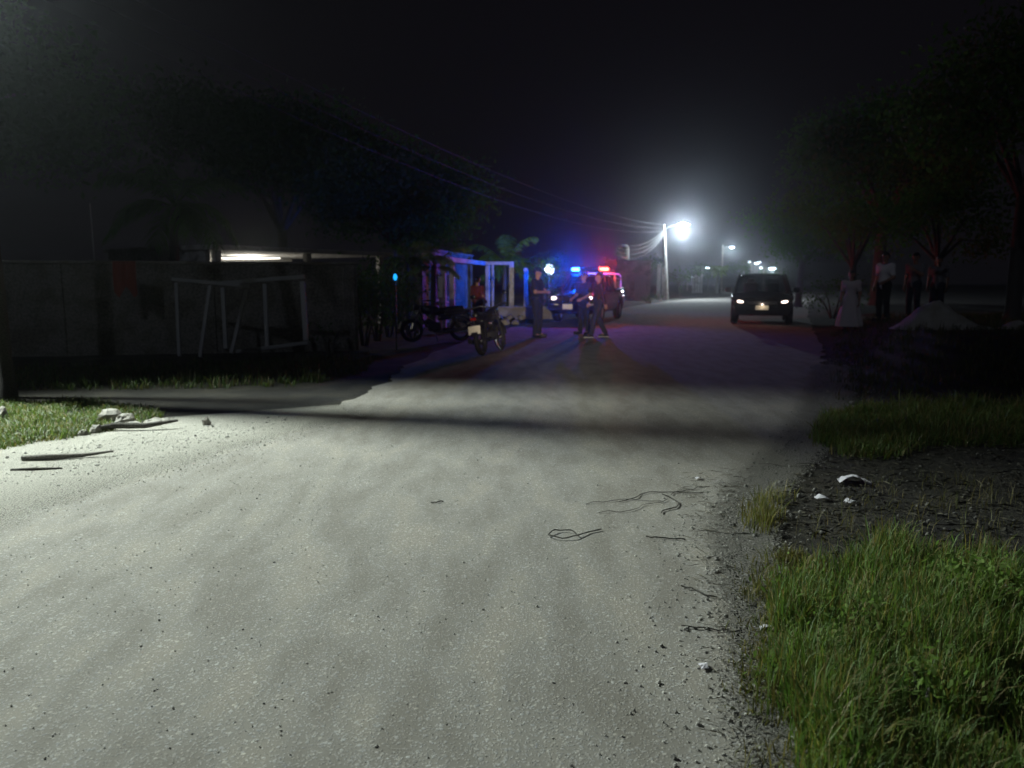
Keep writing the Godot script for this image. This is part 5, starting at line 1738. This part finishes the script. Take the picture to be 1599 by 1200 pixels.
func small_things() -> void:
	# gravel heap on the bank
	var n := FastNoiseLite.new()
	n.seed = 5
	n.frequency = 1.3
	var s := st()
	s.set_smooth_group(1)
	var pt := func(i: int, j: int) -> Vector3:
		var r := i / 24.0
		var a := TAU * (j % 36) / 36.0
		var e := Vector3(cos(a) * r * 1.15, 0, sin(a) * r * 0.85)
		var crest := e - Vector3(-0.25, 0, 0.0)
		e.y = 0.46 * exp(-(crest.x * crest.x / 0.30 + crest.z * crest.z / 0.20)) + 0.16 * (1.0 - r * r) + 0.16 * n.get_noise_2d(e.x * 1.1, e.z * 1.1) * (1.0 - r) + 0.05 * n.get_noise_2d(e.x * 5.0, e.z * 5.0) * (1.0 - r) - 0.07
		return e
	for i in 24:
		for j in 36:
			quad(s, pt.call(i, j), pt.call(i, j + 1), pt.call(i + 1, j + 1), pt.call(i + 1, j))
	var heap := obj("gravel_heap", done(s), M.sand)
	heap.position = Vector3(9.35, ground_h(9.35, -16.6) + 0.02, -16.6)
	tag(heap, "heap of pale gravel lying on the dark bank", "gravel heap")
	var sm := obj("gravel_heap", done(s), M.sand)
	sm.scale = Vector3(0.45, 0.3, 0.5)
	sm.position = Vector3(10.75, ground_h(10.75, -16.2) + 0.02, -16.2)
	tag(sm, "small spill of pale gravel beside the bigger gravel heap", "gravel heap")

	# stones and crumbs on the road and its edge
	var rocks := rock_mesh(Vector3.ONE, 44, 6)
	var tr := []
	var co := []
	var add_stones := func(px: Array, count: int, low: float, high: float, tone: float) -> void:
		for p0: Vector2 in in_patch(PackedVector2Array(plan(px)), count):
			var p := p0 + Vector2(rng.randfn(), rng.randfn()) * 0.16
			var d := rng.randf_range(low, high) * (1.6 if rng.randf() < 0.06 else 1.0)
			var b := Basis(Vector3(rng.randfn(), rng.randfn(), rng.randfn()).normalized(), rng.randf() * TAU) * Basis.from_scale(Vector3(d, d * 0.7, d))
			tr.append(Transform3D(b, Vector3(p.x, maxf(0.0, ground_h(p.x, p.y)) + d * 0.15, p.y)))
			var v := tone * rng.randf_range(0.45, 1.3)
			co.append(Color(v, v * 0.97, v * 0.9))
	add_stones.call([[-300, 1300], [0, 760], [500, 660], [1200, 660], [1180, 900], [1230, 1300]], 2600, 0.003, 0.009, 0.42)
	add_stones.call([[1080, 760], [1170, 760], [1180, 860], [1220, 1250], [1080, 1250]], 1400, 0.004, 0.014, 0.46)
	add_stones.call([[1165, 780], [1240, 700], [1290, 640], [1300, 560], [1330, 560], [1325, 660], [1250, 740], [1215, 800], [1215, 900], [1265, 1250], [1190, 1250]], 1500, 0.006, 0.024, 0.26)
	add_stones.call([[-300, 830], [0, 765], [300, 700], [520, 640], [560, 650], [320, 722], [0, 800], [-300, 890]], 2400, 0.003, 0.012, 0.5)
	add_stones.call([[0, 715], [270, 668], [480, 652], [300, 705], [60, 760]], 1300, 0.006, 0.022, 0.5)
	add_stones.call([[1180, 760], [1290, 690], [1600, 700], [1700, 850], [1300, 870], [1200, 850]], 380, 0.006, 0.03, 0.10)
	scatter("gravel", rocks, M.litter, tr, co, "loose gravel and crumbs on the pale road and its edges", "gravel")

	# dry leaves and straw on the dark soil and along the edge
	var lf := st()
	quad(lf, Vector3(0, 0, 0), Vector3(0.35, 0.10, 0.5), Vector3(0, 0.02, 1), Vector3(-0.35, 0.12, 0.5))
	var leafm := done(lf)
	tr = []
	co = []
	for p: Vector2 in in_patch(PackedVector2Array(plan([[1190, 800], [1290, 690], [1600, 690], [1750, 850], [1500, 880], [1300, 870]])), 2600):
		var straw := rng.randf() < 0.45
		var l := rng.randf_range(0.04, 0.14) if straw else rng.randf_range(0.015, 0.05)
		var b := Basis(Vector3.UP, rng.randf() * TAU) * Basis(Vector3.RIGHT, rng.randf_range(-0.3, 0.2)) * Basis.from_scale(Vector3(0.005 if straw else l, l * rng.randf_range(0.1, 0.9), l))
		tr.append(Transform3D(b, Vector3(p.x, ground_h(p.x, p.y) + rng.randf_range(0.006, 0.03), p.y)))
		var v := rng.randf_range(0.006, 0.05) * (4.0 if rng.randf() < 0.06 else 1.0)
		co.append(Color(v * 1.1, v, v * 0.7))
	for p: Vector2 in in_patch(PackedVector2Array(plan([[1060, 740], [1180, 730], [1190, 900], [1220, 1250], [1120, 1250], [1090, 900]])), 420):
		var l := rng.randf_range(0.03, 0.11)
		var b := Basis(Vector3.UP, rng.randf() * TAU) * Basis.from_scale(Vector3(0.006, l * 0.3, l))
		tr.append(Transform3D(b, Vector3(p.x, 0.008, p.y)))
		var v := rng.randf_range(0.04, 0.2)
		co.append(Color(v * 1.1, v, v * 0.75))
	scatter("leaf_litter", leafm, M.litter, tr, co, "dry leaves and straw strewn over the dark soil", "leaf litter")

	# crumpled white paper and scraps
	var paper := func(px: float, py: float, size: float, seed_: int, label: String, group: String) -> void:
		var f := FastNoiseLite.new()
		f.seed = seed_
		f.frequency = 1.4
		var q := st()
		var v := func(i: int, j: int) -> Vector3:
			var x := (i / 7.0 - 0.5) * size * 1.5
			var z := (j / 7.0 - 0.5) * size
			var fold := 0.5 - absf(i / 7.0 - 0.52)
			return Vector3(x + f.get_noise_2d(i * 0.9, j) * size * 0.2, 0.01 + size * (0.85 * fold * (1.0 - 0.6 * j / 7.0) + 0.12 * absf(f.get_noise_2d(i * 1.3 + 9.0, j * 1.3))), z + f.get_noise_2d(i, j * 0.8 + 30.0) * size * 0.3)
		for i in 7:
			for j in 7:
				quad(q, v.call(i, j), v.call(i + 1, j), v.call(i + 1, j + 1), v.call(i, j + 1))
				quad(q, v.call(i, j) - Vector3(0, 0.002, 0), v.call(i, j + 1) - Vector3(0, 0.002, 0), v.call(i + 1, j + 1) - Vector3(0, 0.002, 0), v.call(i + 1, j) - Vector3(0, 0.002, 0))
		var o := obj("paper_scrap", done(q), M.paper)
		lay(o, px, py, 0.0, seed_ * 0.7)
		o.position.y += 0.004
		tag(o, label, "litter", group)
	paper.call(1334, 753, 0.15, 4, "folded white paper on the dark soil, largest scrap there", "")
	paper.call(1283, 780, 0.055, 9, "small white scrap on the dark soil near folded paper", "white scraps on the dark soil")
	paper.call(1327, 785, 0.05, 10, "small white scrap on the dark soil near folded paper", "white scraps on the dark soil")
	paper.call(1199, 985, 0.045, 13, "small white scrap in grass beside the road's edge", "")
	paper.call(1091, 749, 0.035, 14, "small white scrap lying on the road before the soil patch", "")
	paper.call(1098, 1044, 0.03, 16, "pale scrap on the road near the tall grass", "")

	# broken rubble and sticks on the sandy shoulder
	var bits := [[172, 660, 0.30, 0.13], [196, 664, 0.24, 0.10], [240, 663, 0.26, 0.06], [254, 661, 0.20, 0.05], [322, 664, 0.09, 0.08], [150, 676, 0.16, 0.07], [4, 655, 0.16, 0.12], [205, 668, 0.2, 0.06], [130, 680, 0.12, 0.05]]
	for k in bits.size():
		var a: Array = bits[k]
		var o := obj("rubble_piece", rock_mesh(Vector3(a[2], a[3] * 1.7, a[2] * 0.7), 60 + k, 8), M.concrete)
		lay(o, a[0], a[1], a[3] * 0.35, k * 0.9)
		tag(o, "pale broken concrete piece where grass meets the sandy shoulder", "rubble", "rubble on the sandy shoulder")
	var log1 := obj("dead_branch", tube_mesh([Vector3(-0.42, 0.03, 0.05), Vector3(-0.2, 0.06, 0), Vector3(0.1, 0.055, 0.03), Vector3(0.4, 0.09, -0.04)], [0.022, 0.032, 0.028, 0.012], 8), M.bark)
	lay(log1, 212, 672, 0.0, 0.15)
	tag(log1, "dark rotten branch lying among the concrete rubble", "branch")
	var log2 := obj("dead_branch", tube_mesh([Vector3(-0.34, 0.03, 0), Vector3(-0.1, 0.035, 0.02), Vector3(0.12, 0.03, -0.01), Vector3(0.36, 0.05, -0.03)], [0.022, 0.024, 0.017, 0.008], 8), M.driftwood)
	lay(log2, 104, 718, 0.0, 0.22)
	tag(log2, "bleached stick lying on the open sandy shoulder", "branch")
	var log3 := obj("dead_branch", tube_mesh([Vector3(-0.18, 0.012, 0), Vector3(0.0, 0.018, 0.02), Vector3(0.2, 0.012, 0.0)], [0.012, 0.014, 0.008], 6), M.bark)
	lay(log3, 55, 735, 0.0, 0.15)
	tag(log3, "thin dark stick on the sandy shoulder below the bleached one", "branch")

	# thin runners and a loop of dry vine on the road
	var lp := []
	for k in 17:
		var a := TAU * k / 15.0
		lp.append(Vector3(cos(a) * (0.085 + 0.01 * sin(a * 3.0)), 0.008 + 0.012 * absf(sin(a * 2.0)), sin(a) * 0.075))
	lp.append(Vector3(0.16, 0.01, -0.05))
	lp.append(Vector3(0.24, 0.01, -0.10))
	var loop := obj("dry_vine", tube_mesh(lp, [0.004], 5), M.bark)
	lay(loop, 879, 838, 0.004)
	tag(loop, "dry vine curled into a loop on the road", "vine")
	var runs := [[975, 785, 0.55, 0.2], [1030, 775, 0.7, 0.5], [1060, 790, 0.5, 0.9], [1005, 800, 0.6, 0.1], [1085, 770, 0.4, 0.4], [1035, 838, 0.22, 0.3], [1130, 830, 0.3, 0.1], [1110, 985, 0.25, -0.3], [1095, 925, 0.2, -0.5], [1255, 722, 0.8, 0.15], [1300, 728, 0.5, -0.1], [683, 786, 0.09, 0.4]]
	for k in runs.size():
		var a: Array = runs[k]
		var p := []
		var x := 0.0
		var z := 0.0
		var hd := rng.randf_range(-0.4, 0.4)
		for i in 9:
			p.append(Vector3(x - a[2] / 2.0, 0.006 + 0.006 * absf(sin(i * 1.7 + k)), z))
			hd += rng.randf_range(-0.6, 0.6)
			hd *= 0.8
			x += a[2] / 8.0 * cos(hd)
			z += a[2] / 8.0 * sin(hd) * 1.3
		var o := obj("dry_twig", tube_mesh(p, [0.0022 + 0.001 * (k % 3)], 5), M.bark)
		lay(o, a[0], a[1], 0.003, a[3])
		tag(o, "thin crooked dry twig lying at the road's edge", "twig", "twigs at the road's edge")
